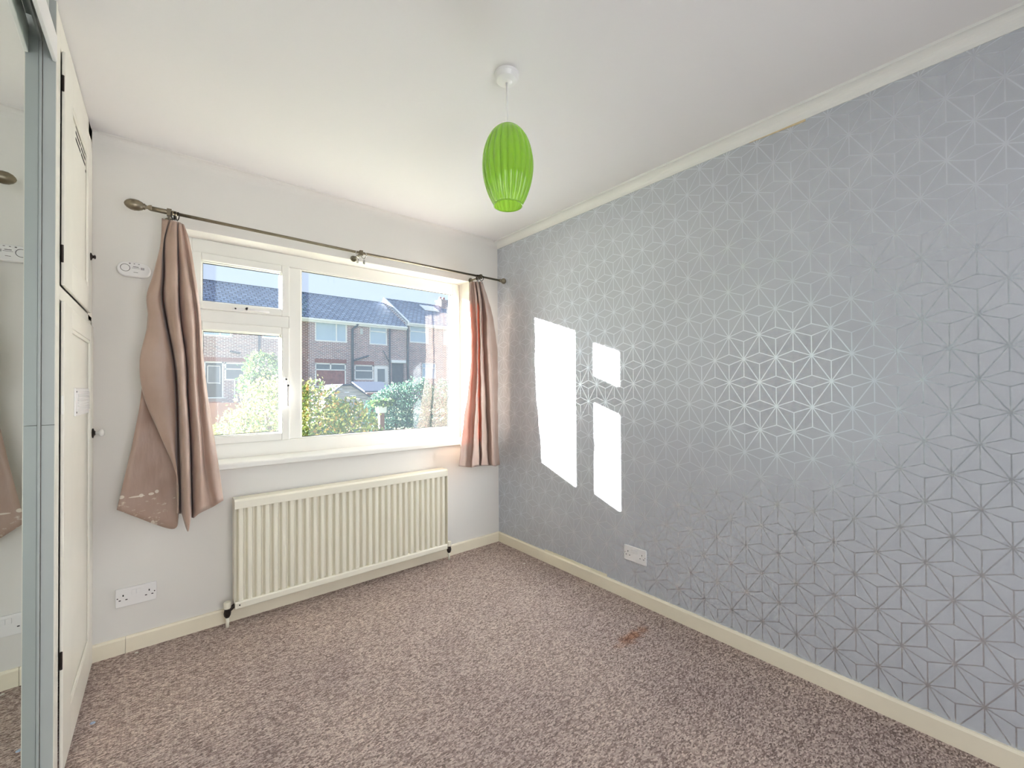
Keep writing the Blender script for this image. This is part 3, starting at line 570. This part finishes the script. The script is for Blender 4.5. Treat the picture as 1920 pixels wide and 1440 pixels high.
# ------------------------------------------------ small litter on the carpet
def scrap(label, x, y, s, m):
    r2 = random.Random(label); pts = [(s * (0.7 + .5 * r2.random()) * math.cos(a), s * (.5 + .4 * r2.random()) * math.sin(a)) for a in [2 * PI * k / 7 for k in range(7)]]
    mb = MB(); n = 7; mb.v = [(p, q, 0.0008) for p, q in pts] + [(p * .8, q * .8, .003 + .0015 * r2.random()) for p, q in pts]
    mb.f = [(i, (i + 1) % n, n + (i + 1) % n, n + i) for i in range(n)] + [tuple(range(n, 2 * n))]
    o = mb.build('paper_scrap', m, None, loc=(x, y, 0)); tag(o, label, 'scrap')
scrap('pale blue scrap on the carpet in front of the cream cupboard', -2.275, -0.495, .010, M['bluebit'])
scrap('tiny white scrap on the carpet by the left skirting under the socket', -2.172, -0.045, .007, M['bit'])
scrap('tiny white scrap on the carpet near the far right corner', -0.145, -0.47, .009, M['bit'])

# ================================================ outside
def brick_material(name, c1, c2, mortar):
    m = bpy.data.materials.new(name); m.use_nodes = True; t = NT(m); b = t.n['Principled BSDF']
    x, y, z = t.xyz(); cb = t.node('ShaderNodeCombineXYZ'); t.link(x, cb.inputs[0]); t.link(z, cb.inputs[1])
    br = t.node('ShaderNodeTexBrick'); t.link(cb.outputs[0], br.inputs['Vector'])
    br.inputs['Color1'].default_value = c1; br.inputs['Color2'].default_value = c2; br.inputs['Mortar'].default_value = mortar
    br.inputs['Scale'].default_value = 1.0; br.inputs['Brick Width'].default_value = 0.225; br.inputs['Row Height'].default_value = 0.075
    br.inputs['Mortar Size'].default_value = 0.010; br.inputs['Bias'].default_value = -0.1
    n = t.noise(3.0, 3, t.objc()); mx = t.node('ShaderNodeMix', data_type='RGBA', blend_type='MULTIPLY'); mx.inputs['Factor'].default_value = 1
    t.link(br.outputs['Color'], mx.inputs[6]); t.link(t.ramp(n, [(0.3, (0.8, 0.8, 0.8, 1)), (0.7, (1.1, 1.08, 1.05, 1))]), mx.inputs[7])
    t.link(mx.outputs[2], b.inputs['Base Color']); b.inputs['Roughness'].default_value = 0.85
    t.bump(t.math('SUBTRACT', 1.0, br.outputs['Fac']), 0.6, 0.01, b); return m
E_ = {}
E_['brick'] = brick_material('brown_brick', rgb(152, 110, 112), rgb(116, 88, 100), rgb(236, 230, 230))
E_['soldier'] = mat('soldier_brick', rgb(140, 84, 76), 0.85, var=0.15, vscale=12)
def slate_material():
    m = bpy.data.materials.new('grey_roof_tile'); m.use_nodes = True; t = NT(m); b = t.n['Principled BSDF']
    x, y, z = t.xyz(); cb = t.node('ShaderNodeCombineXYZ'); t.link(x, cb.inputs[0]); t.link(z, cb.inputs[1])
    br = t.node('ShaderNodeTexBrick'); t.link(cb.outputs[0], br.inputs['Vector']); br.inputs['Scale'].default_value = 1
    br.inputs['Color1'].default_value = rgb(160, 174, 200); br.inputs['Color2'].default_value = rgb(122, 136, 166); br.inputs['Mortar'].default_value = rgb(52, 60, 82)
    br.inputs['Brick Width'].default_value = 0.30; br.inputs['Row Height'].default_value = 2.07 / 14; br.inputs['Mortar Size'].default_value = 0.022
    t.link(br.outputs['Color'], b.inputs['Base Color']); b.inputs['Roughness'].default_value = 0.55; return m
E_['tile'] = slate_material()
E_['upvc'] = mat('far_white_frame', rgb(240, 240, 240), 0.4)
E_['pane'] = mat('far_window_pane', rgb(176, 196, 214), 0.08, spec=0.9)  # pale blue base colour paints in reflected sky over net curtains
E_['pane_dark'] = mat('far_dark_pane', rgb(88, 100, 108), 0.08, spec=0.9)
E_['curtain_red'] = mat('far_red_curtain', rgb(140, 84, 80), 0.6, var=0.35, vscale=5)
E_['pipe'] = mat('dark_blue_grey_pipe', rgb(52, 66, 84), 0.4)
E_['door_dark'] = mat('dark_teal_door', rgb(40, 64, 76), 0.4)
E_['dark'] = mat('passage_shade', rgb(70, 78, 90), 0.9)
E_['grass'] = mat('garden_grass', rgb(112, 120, 88), 0.95, var=0.3, vscale=3, bump=0.5, bscale=30, bdist=0.02)
E_['wood_red'] = mat('red_brown_fence_wood', rgb(176, 126, 108), 0.8, var=0.14, vscale=5)
E_['wood_pale'] = mat('silvered_shed_wood', rgb(178, 174, 176), 0.85, var=0.08, vscale=6)
E_['felt'] = mat('grey_roofing_felt', rgb(84, 92, 112), 1.0, spec=0.1)
E_['wood_brown'] = mat('brown_shed_wood', rgb(104, 74, 66), 0.8, var=0.1)
E_['twig'] = mat('brown_twig', rgb(96, 76, 58), 0.9)
E_['pot'] = mat('white_trough', rgb(190, 192, 194), 0.5)

def leaf_material(name, stops, trans):
    m = bpy.data.materials.new(name); m.use_nodes = True; t = NT(m); b = t.n['Principled BSDF']
    g = t.node('ShaderNodeNewGeometry'); c = t.ramp(g.outputs['Random Per Island'], stops)
    t.link(c, b.inputs['Base Color']); b.inputs['Roughness'].default_value = 0.55; b.inputs['Specular IOR Level'].default_value = 0.3
    tl = t.node('ShaderNodeBsdfTranslucent'); t.link(c, tl.inputs[0])
    mx = t.node('ShaderNodeMixShader'); mx.inputs[0].default_value = trans
    t.link(b.outputs[0], mx.inputs[1]); t.link(tl.outputs[0], mx.inputs[2]); t.link(mx.outputs[0], t.n['Material Output'].inputs[0]); return m
L_yel = leaf_material('yellow_green_leaves', [(0.0, rgb(60, 86, 50)), (0.35, rgb(100, 114, 56)), (0.7, rgb(124, 130, 70)), (0.88, rgb(148, 134, 76)), (1.0, rgb(152, 114, 70))], 0.5)
L_grn = leaf_material('mid_green_leaves', [(0.0, rgb(44, 74, 50)), (0.6, rgb(80, 106, 60)), (1.0, rgb(118, 132, 66))], 0.35)
L_ivy = leaf_material('dark_ivy_leaves', [(0.0, rgb(44, 78, 72)), (0.6, rgb(66, 102, 86)), (1.0, rgb(96, 124, 92))], 0.2)

def leaves(n, blobs, size, seed, lo=0.55):
    """n folded leaves spread over lumpy ellipsoids (cx, cy, cz, rx, ry, rz)"""
    r = np.random.RandomState(seed); v = []; f = []
    wts = np.array([b[3] * b[4] + b[4] * b[5] + b[3] * b[5] for b in blobs]); wts /= wts.sum()
    for k in range(n):
        b = blobs[r.choice(len(blobs), p=wts)]
        d = r.normal(size=3); d /= np.linalg.norm(d)
        lump = 1 + 0.10 * math.sin(d[0] * 9 + b[0] * 7) * math.cos(d[2] * 8 + b[2] * 5) + 0.06 * math.sin(d[1] * 17 + d[0] * 13)
        rad_ = (lo + (1 - lo) * r.rand() ** 0.5) * lump * (1.0 + 0.12 * (r.rand() < 0.08))
        c = np.array(b[:3]) + d * np.array(b[3:]) * rad_
        t = r.normal(size=3); t /= np.linalg.norm(t); nn = np.cross(t, d + 0.6 * r.normal(size=3)); nn /= np.linalg.norm(nn) + 1e-9; s = np.cross(nn, t)
        L = size * (0.6 + 0.8 * r.rand()); W_ = L * 0.36
        o = len(v); v += [tuple(c - t * L / 2), tuple(c + s * W_ + nn * W_ * .3), tuple(c + t * L / 2), tuple(c - s * W_ + nn * W_ * .3)]
        f += [(o, o + 1, o + 2), (o, o + 2, o + 3)]
    mb = MB(); mb.v = v; mb.f = f; return mb
def leafmesh(mb, name, m, parent):
    off = parent.location
    me = bpy.data.meshes.new(name); me.from_pydata([(a - off.x, b - off.y, c - off.z) for a, b, c in mb.v], [], mb.f); me.materials.append(m)
    o = bpy.data.objects.new(name, me); col.objects.link(o); o.parent = parent; return o
def gz(y): return -0.25 + 0.035 * y
def shrub(name, loc, blobs, n, size, m, label, cat, seed, stems=5):
    r = random.Random(seed); root = empty(name, (loc[0], loc[1], gz(loc[1]))); tag(root, label, cat)
    fo = leafmesh(leaves(n, blobs, size, seed), 'foliage', m, root); fo['kind'] = 'stuff'
    for k in range(stems):
        b = blobs[k % len(blobs)]; x, y = loc[0] + r.uniform(-.08, .08), loc[1] + r.uniform(-.08, .08)
        MB().tube([(x, y, gz(y) - .02), ((x + b[0]) / 2 + r.uniform(-.06, .06), (y + b[1]) / 2, (gz(y) + b[2]) / 2), (b[0] + r.uniform(-.1, .1), b[1], b[2]), (b[0] + r.uniform(-.3, .3), b[1], b[2] + b[5] * .8)], [.022, .017, .012, .005], 6).build('stem', E_['twig'], root)
    return root

# garden ground
g = MB(); gx, gy = 16, 14
for j in range(gy + 1):
    for i in range(gx + 1):
        x = -30 + 60 * i / gx; y = 0.27 + 45 * j / gy; g.v.append((x, y, gz(y) if y < 24 else gz(24)))
for j in range(gy):
    for i in range(gx): a = j * (gx + 1) + i; g.f.append((a, a + 1, a + gx + 2, a + gx + 1))
tag(g.build('ground', E_['grass']), kind='structure')

# ---------------- terrace of brick houses
TH = 0.0; BX, BY = 6.477, 22.694
def house(name, u0, u1, eave, ridge, label, holes):
    """local frame: x along the facade, y into the house, z up from the room's floor level"""
    c, s = math.cos(TH), math.sin(TH)
    o = empty(name, (BX + u0 * c, BY + u0 * s, gz(22.7)), TH); tag(o, label, 'house', 'terraced houses beyond the gardens')
    zb = gz(22.7)
    def Z(z): return z - zb
    mb = MB(); HH = [(a - u0, b - u0, Z(c_), Z(d_)) for a, b, c_, d_ in holes]
    wall_holes(mb, 0, u1 - u0, 0, Z(eave), HH, lambda u, d, z: (u, d, z), 0.10)
    mb.box(0, u1 - u0, 6.9, 7.0, 0, Z(eave)); mb.box(0.0, .1, .11, 6.9, 0, Z(eave)); mb.box(u1 - u0 - .1, u1 - u0, .11, 6.9, 0, Z(eave))
    # gables
    for x in (0.0, u1 - u0 - .1): mb.add([(x, 0.02, Z(eave)), (x, 6.98, Z(eave)), (x, 3.5, Z(ridge) - .1), (x + .1, 0.02, Z(eave)), (x + .1, 6.98, Z(eave)), (x + .1, 3.5, Z(ridge) - .1)], [(0, 1, 2), (5, 4, 3), (0, 3, 4, 1), (1, 4, 5, 2), (2, 5, 3, 0)])
    mb.build('wall', E_['brick'], o, local=True)
    # roof: overlapping courses
    rf = MB(); n = 14; y0, y1, z0, z1 = -0.28, 3.5, Z(eave) - .05, Z(ridge)
    for k in range(n):
        ya, yb = y0 + (y1 - y0) * k / n, y0 + (y1 - y0) * (k + 1) / n + .03; za, zb_ = z0 + (z1 - z0) * k / n + .035, z0 + (z1 - z0) * (k + 1) / n + .03
        for sgn in (0, 1):
            A, B = (ya, yb) if not sgn else (7.0 - ya, 7.0 - yb)
            rf.add([(0, A, za), (u1 - u0, A, za), (u1 - u0, B, zb_ - .01), (0, B, zb_ - .01), (0, A, za - .05), (u1 - u0, A, za - .05), (u1 - u0, B, zb_ - .06), (0, B, zb_ - .06)], [(0, 1, 2, 3), (7, 6, 5, 4), (0, 4, 5, 1), (1, 5, 6, 2), (2, 6, 7, 3), (3, 7, 4, 0)])
    rf.build('roof', E_['tile'], o, local=True)
    MB().tube([(0, 3.5, Z(ridge) + .02), (u1 - u0, 3.5, Z(ridge) + .02)], .08, 8).build('ridge_tiles', E_['tile'], o, local=True)
    MB().box(0, u1 - u0, -.24, -.02, Z(eave) - .25, Z(eave) - .09).build('fascia', E_['upvc'], o, local=True)
    gt = MB(); gt.prism([(-.35, Z(eave) - .06), (-.34, Z(eave) - .15), (-.30, Z(eave) - .18), (-.26, Z(eave) - .15), (-.245, Z(eave) - .06)], 0, u1 - u0, 'x'); gt.build('gutter', E_['upvc'], o, local=True)
    return o, Z, u0
def hwin(H, u0, u1, z0, z1, bars=(), tbar=None, pane='pane', lower=None, top_only=False):
    o, Z, ub = H; a, b, c, d = u0 - ub, u1 - ub, Z(z0), Z(z1); fw = .07
    f = MB(); f.box(a, a + fw, .03, .09, c, d); f.box(b - fw, b, .03, .09, c, d); f.box(a, b, .03, .09, d - fw, d); f.box(a, b, .0, .09, c, c + fw)
    ts_ = Z(tbar) if tbar else None
    for q in bars: f.box(q - ub - .035, q - ub + .035, .03, .09, (ts_ if (top_only and ts_) else c), d)
    if ts_: f.box(a, b, .03, .09, ts_ - .03, ts_ + .03)
    w_ = f.build('window', E_['upvc'], o, local=True)
    cuts = [a] + [q - ub for q in bars] + [b]
    tops = [(ts_, d), (c, ts_)] if ts_ else [(c, d)]
    for (zz0, zz1) in tops:
        low = ts_ and zz0 == c
        cs = [a, b] if (low and top_only) else cuts
        for i in range(len(cs) - 1): MB().box(cs[i] + .02, cs[i + 1] - .02, .072, .08, zz0 + .02, zz1 - .02).build('pane', E_[lower if (low and lower) else pane], w_, local=True)
def hdoor(H, u0, u1, z1, m, gz0, gz1, gm='pane_dark', gi=.13):
    o, Z, ub = H; a, b, d = u0 - ub, u1 - ub, Z(z1)
    MB().box(a, a + .06, .03, .1, 0, d).box(b - .06, b, .03, .1, 0, d).box(a, b, .03, .1, d - .06, d).build('door_frame', E_['upvc'], o, local=True)
    dd = MB().box(a + .06, b - .06, .05, .09, 0.02, d - .06).build('door', E_[m], o, local=True)
    f = frame = MB(); f.box(a + gi, a + gi + .03, .035, .05, Z(gz0), Z(gz1)); f.box(b - gi - .03, b - gi, .035, .05, Z(gz0), Z(gz1)); f.box(a + gi, b - gi, .035, .05, Z(gz0), Z(gz0) + .03); f.box(a + gi, b - gi, .035, .05, Z(gz1) - .03, Z(gz1))
    f.build('glazing_bead', E_['upvc'], dd, local=True)
    MB().box(a + gi + .03, b - gi - .03, .042, .049, Z(gz0) + .03, Z(gz1) - .03).build('pane', E_[gm], dd, local=True)
    MB().tube([(b - .12, .05, Z(gz0) - .02), (b - .12, .02, Z(gz0) - .02), (b - .20, .02, Z(gz0) - .02)], .012, 6).build('door_handle', E_['upvc'], dd, local=True)
def pipe(H, pts, r=.055, name='downpipe'):
    o, Z, ub = H; MB().tube([(p[0] - ub, p[1], Z(p[2])) for p in pts], r, 8).build(name, E_['pipe'], o, local=True, smooth=True)
def lintel(H, u0, u1, z):
    o, Z, ub = H; n = int((u1 - u0) / .075); q = MB()
    for k in range(n): a = u0 - ub + (u1 - u0) * k / n; q.box(a + .006, a + (u1 - u0) / n - .006, -.012, .05, Z(z), Z(z) + .21)
    q.build('soldier_course', E_['soldier'], o, local=True)

H1 = house('terraced_house', -9.6, -4.8, 5.25, 7.30, 'terraced house with dark glazed door, farthest left seen through the window', [(-7.12, -5.92, 3.88, 5.05), (-7.05, -6.26, 0.6, 2.62), (-6.22, -4.95, 1.70, 2.60)])
hwin(H1, -7.12, -5.92, 3.88, 5.05, (-6.4,)); hdoor(H1, -7.05, -6.26, 2.62, 'door_dark', 1.55, 2.42)
hwin(H1, -6.22, -4.95, 1.70, 2.60, (), 2.27, 'pane_dark'); lintel(H1, -7.1, -4.9, 2.64)
pipe(H1, [(-6.0, -.06, 3.16), (-5.56, -.06, 3.08)], .05, 'overflow_pipe'); pipe(H1, [(-7.35, -.05, 3.0), (-7.05, -.05, 3.4)], .03, 'overflow_pipe')
MB().box(-5.83 + 9.6, -5.78 + 9.6, -.06, -.001, H1[1](.7), H1[1](1.68)).build('waste_pipe', E_['upvc'], H1[0], local=True)
H2 = house('terraced_house', -4.8, 0.0, 5.25, 7.30, 'terraced house with wide upper window and red curtained lower window, behind the yellow bush', [(-4.58, -3.4, 3.94, 5.05), (-1.98, -0.20, 3.96, 5.09), (-1.98, -0.26, 1.35, 2.72)])
hwin(H2, -4.58, -3.4, 3.94, 5.05, (-3.9,)); hwin(H2, -1.98, -0.20, 3.96, 5.09, (-0.80,)); hwin(H2, -1.98, -0.26, 1.35, 2.72, (-1.13,), 2.34, 'pane_dark', 'curtain_red', True); lintel(H2, -2.0, -0.24, 2.74)
pipe(H2, [(-4.72, -.10, 5.1), (-4.72, -.10, 0.6)], .06)
MB().box(-2.4 + 4.8, -2.34 + 4.8, -.05, -.001, H2[1](2.82), H2[1](2.88)).build('outside_light', E_['upvc'], H2[0], local=True)
H3 = house('terraced_house', 0.0, 3.5, 5.25, 7.30, 'terraced house with white kitchen door and dark passage, centre of the large pane', [(1.14, 2.28, 3.96, 5.08), (0.23, 1.40, 1.78, 2.68), (1.42, 2.36, 0.6, 2.68), (2.58, 3.40, 0.6, 2.86)])
hwin(H3, 1.14, 2.28, 3.96, 5.08, (), 4.78); hwin(H3, 0.23, 1.40, 1.78, 2.68, (), 2.33, 'pane_dark', None); hdoor(H3, 1.42, 2.36, 2.68, 'upvc', 1.62, 2.50, 'pane_dark', .2); lintel(H3, 0.2, 1.42, 2.70)
pipe(H3, [(0.34, -.30, 5.12), (0.30, -.16, 4.98), (0.075, -.10, 4.78), (0.075, -.10, 0.6)], .07)
pipe(H3, [(0.08, -.08, 2.90), (1.05, -.08, 3.24)], .05, 'waste_pipe'); pipe(H3, [(2.40, -.08, 5.1), (2.40, -.08, 0.6)], .055)
pipe(H3, [(1.98, -.06, 3.62), (2.36, -.06, 2.92)], .025, 'waste_pipe')
PIPE4 = ([(3.62, -.30, 5.50), (3.62, -.10, 5.36), (3.62, -.10, 3.2), (3.62, -.10, 1.2)], .065)
o, Z, ub = H3
MB().box(.56, .72, -.05, -.001, Z(4.53), Z(4.87)).build('air_vent', E_['pot'], o, local=True, bevel=.01)
MB().box(2.50, 3.499, -.10, .02, Z(2.88), Z(3.05)).build('passage_lintel', E_['upvc'], o, local=True)
MB().box(2.50, 3.48, .11, .13, Z(.55), Z(2.95)).build('passage_shade_sheet', E_['dark'], o, local=True)  # dark sheet painting the shade inside the open passage
H4 = house('terraced_house', 3.5, 8.6, 5.55, 7.62, 'terraced house with slightly higher roof, white verge and skylight, rightmost of the row', [(3.80, 5.20, 4.25, 5.36), (4.68, 5.75, 1.9, 2.96), (6.3, 7.6, 4.25, 5.36)])
pipe(H4, *PIPE4)
hwin(H4, 3.80, 5.20, 4.25, 5.36, (), 5.0); hwin(H4, 4.68, 5.75, 1.9, 2.96, (), 2.6); hwin(H4, 6.3, 7.6, 4.25, 5.36, (6.95,))
o, Z, ub = H4
vb = MB(); ya, za, yb, zb2 = -.33, Z(5.40), 3.5, Z(7.58)
vb.add([(0, ya, za - .08), (0, yb, zb2 - .08), (0, yb, zb2 + .16), (0, ya, za + .16), (.13, ya, za - .08), (.13, yb, zb2 - .08), (.13, yb, zb2 + .16), (.13, ya, za + .16)], [(0, 1, 2, 3), (7, 6, 5, 4), (0, 4, 5, 1), (1, 5, 6, 2), (2, 6, 7, 3), (3, 7, 4, 0)]); vb.build('verge_board', E_['upvc'], o, local=True)
sy0, sy1 = 2.15, 3.0; zz = lambda y: Z(5.5) + (Z(7.62) - Z(5.5)) * (y + .28) / 3.78 + .06
sk = MB(); sk.add([(2.55, sy0, zz(sy0)), (3.75, sy0, zz(sy0)), (3.75, sy1, zz(sy1)), (2.55, sy1, zz(sy1)), (2.55, sy0, zz(sy0) + .06), (3.75, sy0, zz(sy0) + .06), (3.75, sy1, zz(sy1) + .06), (2.55, sy1, zz(sy1) + .06)], [(3, 2, 1, 0), (4, 5, 6, 7), (0, 1, 5, 4), (1, 2, 6, 5), (2, 3, 7, 6), (3, 0, 4, 7)]); sko = sk.build('skylight', E_['upvc'], o, local=True)
ch = MB().box(4.45, 5.05, 3.1, 3.9, Z(7.2), Z(8.05)).box(4.40, 5.10, 3.05, 3.95, Z(8.05), Z(8.13)).build('chimney', E_['brick'], o, local=True)
for cx in (4.6, 4.9): MB().tube([(cx, 3.5, Z(8.13)), (cx, 3.5, Z(8.38))], [.11, .09], 10).build('chimney_pot', E_['soldier'], ch, local=True)

# ---------------- garden things
fen = empty('garden_fence', (-1.2, 8.95, gz(8.95))); tag(fen, 'red brown board fence with pale post seen low through the side casement', 'fence')
fz = gz(8.95)
for k, (xa, xb) in enumerate(((-1.36, -1.14), (-1.132, -0.90), (-0.892, -0.66), (-0.652, -0.42), (-1.75, -1.53), (-1.98, -1.758))):
    MB().box(xa, xb, 8.94, 8.965, fz, 0.92 + 0.006 * (k % 2)).build('board', E_['wood_red'], fen)
MB().box(-1.45, -1.37, 8.86, 8.96, fz, 0.98).build('post', E_['wood_pale'], fen, bevel=.01)
MB().box(-2.0, -0.40, 8.97, 9.03, 0.78, 0.86).box(-2.0, -0.40, 8.97, 9.03, 0.1, 0.18).build('rail', E_['wood_red'], fen)
sb = empty('small_outbuilding', (-1.9, 11.2, gz(11.2))); tag(sb, 'low dark topped outbuilding with red wall behind the fence, mostly hidden', 'shed')
MB().box(-2.9, -0.95, 10.6, 11.8, gz(11), 0.92).build('wall', E_['wood_brown'], sb); MB().box(-3.0, -0.80, 10.5, 11.9, 0.92, 1.01).build('roof', E_['door_dark'], sb)

sh1 = empty('garden_shed', (2.2, 10.8, gz(10.8))); tag(sh1, 'pale silvered timber shed with a gabled roof above the yellow bush', 'shed')
fx0, fx1, fy = 1.62, 2.98, 10.45; zt, ze = 1.33, 0.95; zg = gz(10.5); xm = 2.1
for k in range(12):
    z0_ = zg + k * (zt - zg) / 12; z1_ = z0_ + (zt - zg) / 12 - .008
    def lim(z):
        if z <= ze: return fx0, fx1
        q = (z - ze) / (zt - ze); return fx0 + (xm - fx0) * q, fx1 + (xm + .25 - fx1) * q
    a0_, a1_ = lim(z0_); b0_, b1_ = lim(z1_)
    MB().add([(a0_, fy, z0_), (a1_, fy, z0_), (b1_, fy - .0 + .012, z1_), (b0_, fy + .012, z1_), (a0_, fy + .03, z0_), (a1_, fy + .03, z0_), (b1_, fy + .03, z1_), (b0_, fy + .03, z1_)], [(3, 2, 1, 0), (4, 5, 6, 7), (0, 1, 5, 4), (1, 2, 6, 5), (2, 3, 7, 6), (3, 0, 4, 7)]).build('plank', E_['wood_pale'], sh1)
MB().box(fx0, fx0 + .04, fy + .04, fy + 1.6, zg, ze).box(fx1 - .04, fx1, fy + .04, fy + 1.6, zg, ze).box(fx0, fx1, fy + 1.56, fy + 1.6, zg, ze).build('side_wall', E_['wood_pale'], sh1)
rfm = MB()
for (xa, za_, xb, zb_) in ((fx0 - .08, ze - .06, xm, zt), (xm, zt, xm + .25, zt + .01), (xm + .25, zt, fx1 + .08, ze - .08)):
    rfm.add([(xa, fy - .06, za_ + .01), (xb, fy - .06, zb_ + .01), (xb, fy + 1.65, zb_ + .01), (xa, fy + 1.65, za_ + .01), (xa, fy - .06, za_ + .045), (xb, fy - .06, zb_ + .045), (xb, fy + 1.65, zb_ + .045), (xa, fy + 1.65, za_ + .045)], [(3, 2, 1, 0), (4, 5, 6, 7), (0, 1, 5, 4), (1, 2, 6, 5), (2, 3, 7, 6), (3, 0, 4, 7)])
rfm.build('roof', E_['felt'], sh1)
sh2 = empty('garden_shed', (4.3, 12.9, gz(13))); tag(sh2, 'brown timber shed with flat blue-grey roof before the white door', 'shed')
MB().box(3.75, 4.75, 12.85, 14.0, gz(13), 1.07).build('wall', E_['wood_brown'], sh2)
MB().add([(3.62, 12.72, 1.10), (4.86, 12.72, 1.10), (4.86, 14.1, 1.47), (3.62, 14.1, 1.47), (3.62, 12.72, 1.15), (4.86, 12.72, 1.15), (4.86, 14.1, 1.52), (3.62, 14.1, 1.52)], [(3, 2, 1, 0), (4, 5, 6, 7), (0, 1, 5, 4), (1, 2, 6, 5), (2, 3, 7, 6), (3, 0, 4, 7)]).build('roof', E_['felt'], sh2)
pl = empty('planter', (1.5, 6.02, gz(6.02))); tag(pl, 'white trough planter with leafy plant raised on a brown post', 'planter')
MB().prism([(-.085, 0), (.085, 0), (.10, .135), (-.10, .135)], -.07, .07, 'y').build('trough', E_['pot'], pl, loc=(0, 0, 0.71 - gz(6.02)), local=True, bevel=.008)
MB().box(-.05, .05, -.05, .05, 0, 0.71 - gz(6.02)).build('post', E_['wood_brown'], pl, local=True)
lm = leafmesh(leaves(420, [(1.50, 6.02, .90, .24, .16, .08), (1.38, 6.0, .93, .14, .1, .07), (1.62, 6.0, .95, .16, .1, .06)], .055, 21), 'plant', L_grn, pl); lm['kind'] = 'stuff'

shrub('flowering_bush', (-0.85, 2.55), [(-1.12, 2.55, .76, .44, .45, .64), (-0.80, 2.45, .72, .45, .45, .60), (-1.42, 2.7, .50, .32, .4, .52), (-0.45, 2.30, .62, .42, .4, .50), (-0.10, 2.15, .34, .34, .34, .40)], 15000, .040, L_yel, 'sunlit yellow green bush with orange tips filling the bottom of the window view', 'bush', 5, 8)
shrub('small_tree', (-0.85, 5.35), [(-0.80, 5.35, 1.52, .30, .3, .34), (-0.92, 5.35, 1.30, .26, .25, .22), (-0.62, 5.35, 1.30, .26, .25, .28), (-0.75, 5.35, 1.02, .24, .25, .2)], 4200, .045, L_grn, 'small bushy tree with dark centre seen through the side casement', 'tree', 8, 4)
shrub('ivy_bush', (-0.60, 8.4), [(-0.42, 8.35, .80, .22, .2, .28), (-0.55, 8.3, .45, .2, .2, .4)], 2200, .055, L_ivy, 'dark ivy spilling over the right end of the red brown fence', 'ivy', 9, 3)
shrub('ivy_hedge', (2.1, 6.6), [(1.75, 6.7, .62, .42, .35, .50), (2.1, 6.6, .80, .45, .35, .55), (2.5, 6.3, .85, .5, .35, .62), (2.95, 6.0, .80, .5, .35, .60), (1.9, 6.7, 1.02, .25, .25, .22), (3.4, 5.8, .8, .5, .4, .6)], 12000, .050, L_ivy, 'dark blue green ivy hedge behind the white planter', 'hedge', 10, 6)
shrub('low_bush', (1.05, 7.6), [(1.05, 7.6, .55, .35, .3, .35), (1.3, 8.2, .8, .22, .2, .2)], 1600, .05, L_ivy, 'low dark creeper between the pale shed and the white planter', 'bush', 12, 3)
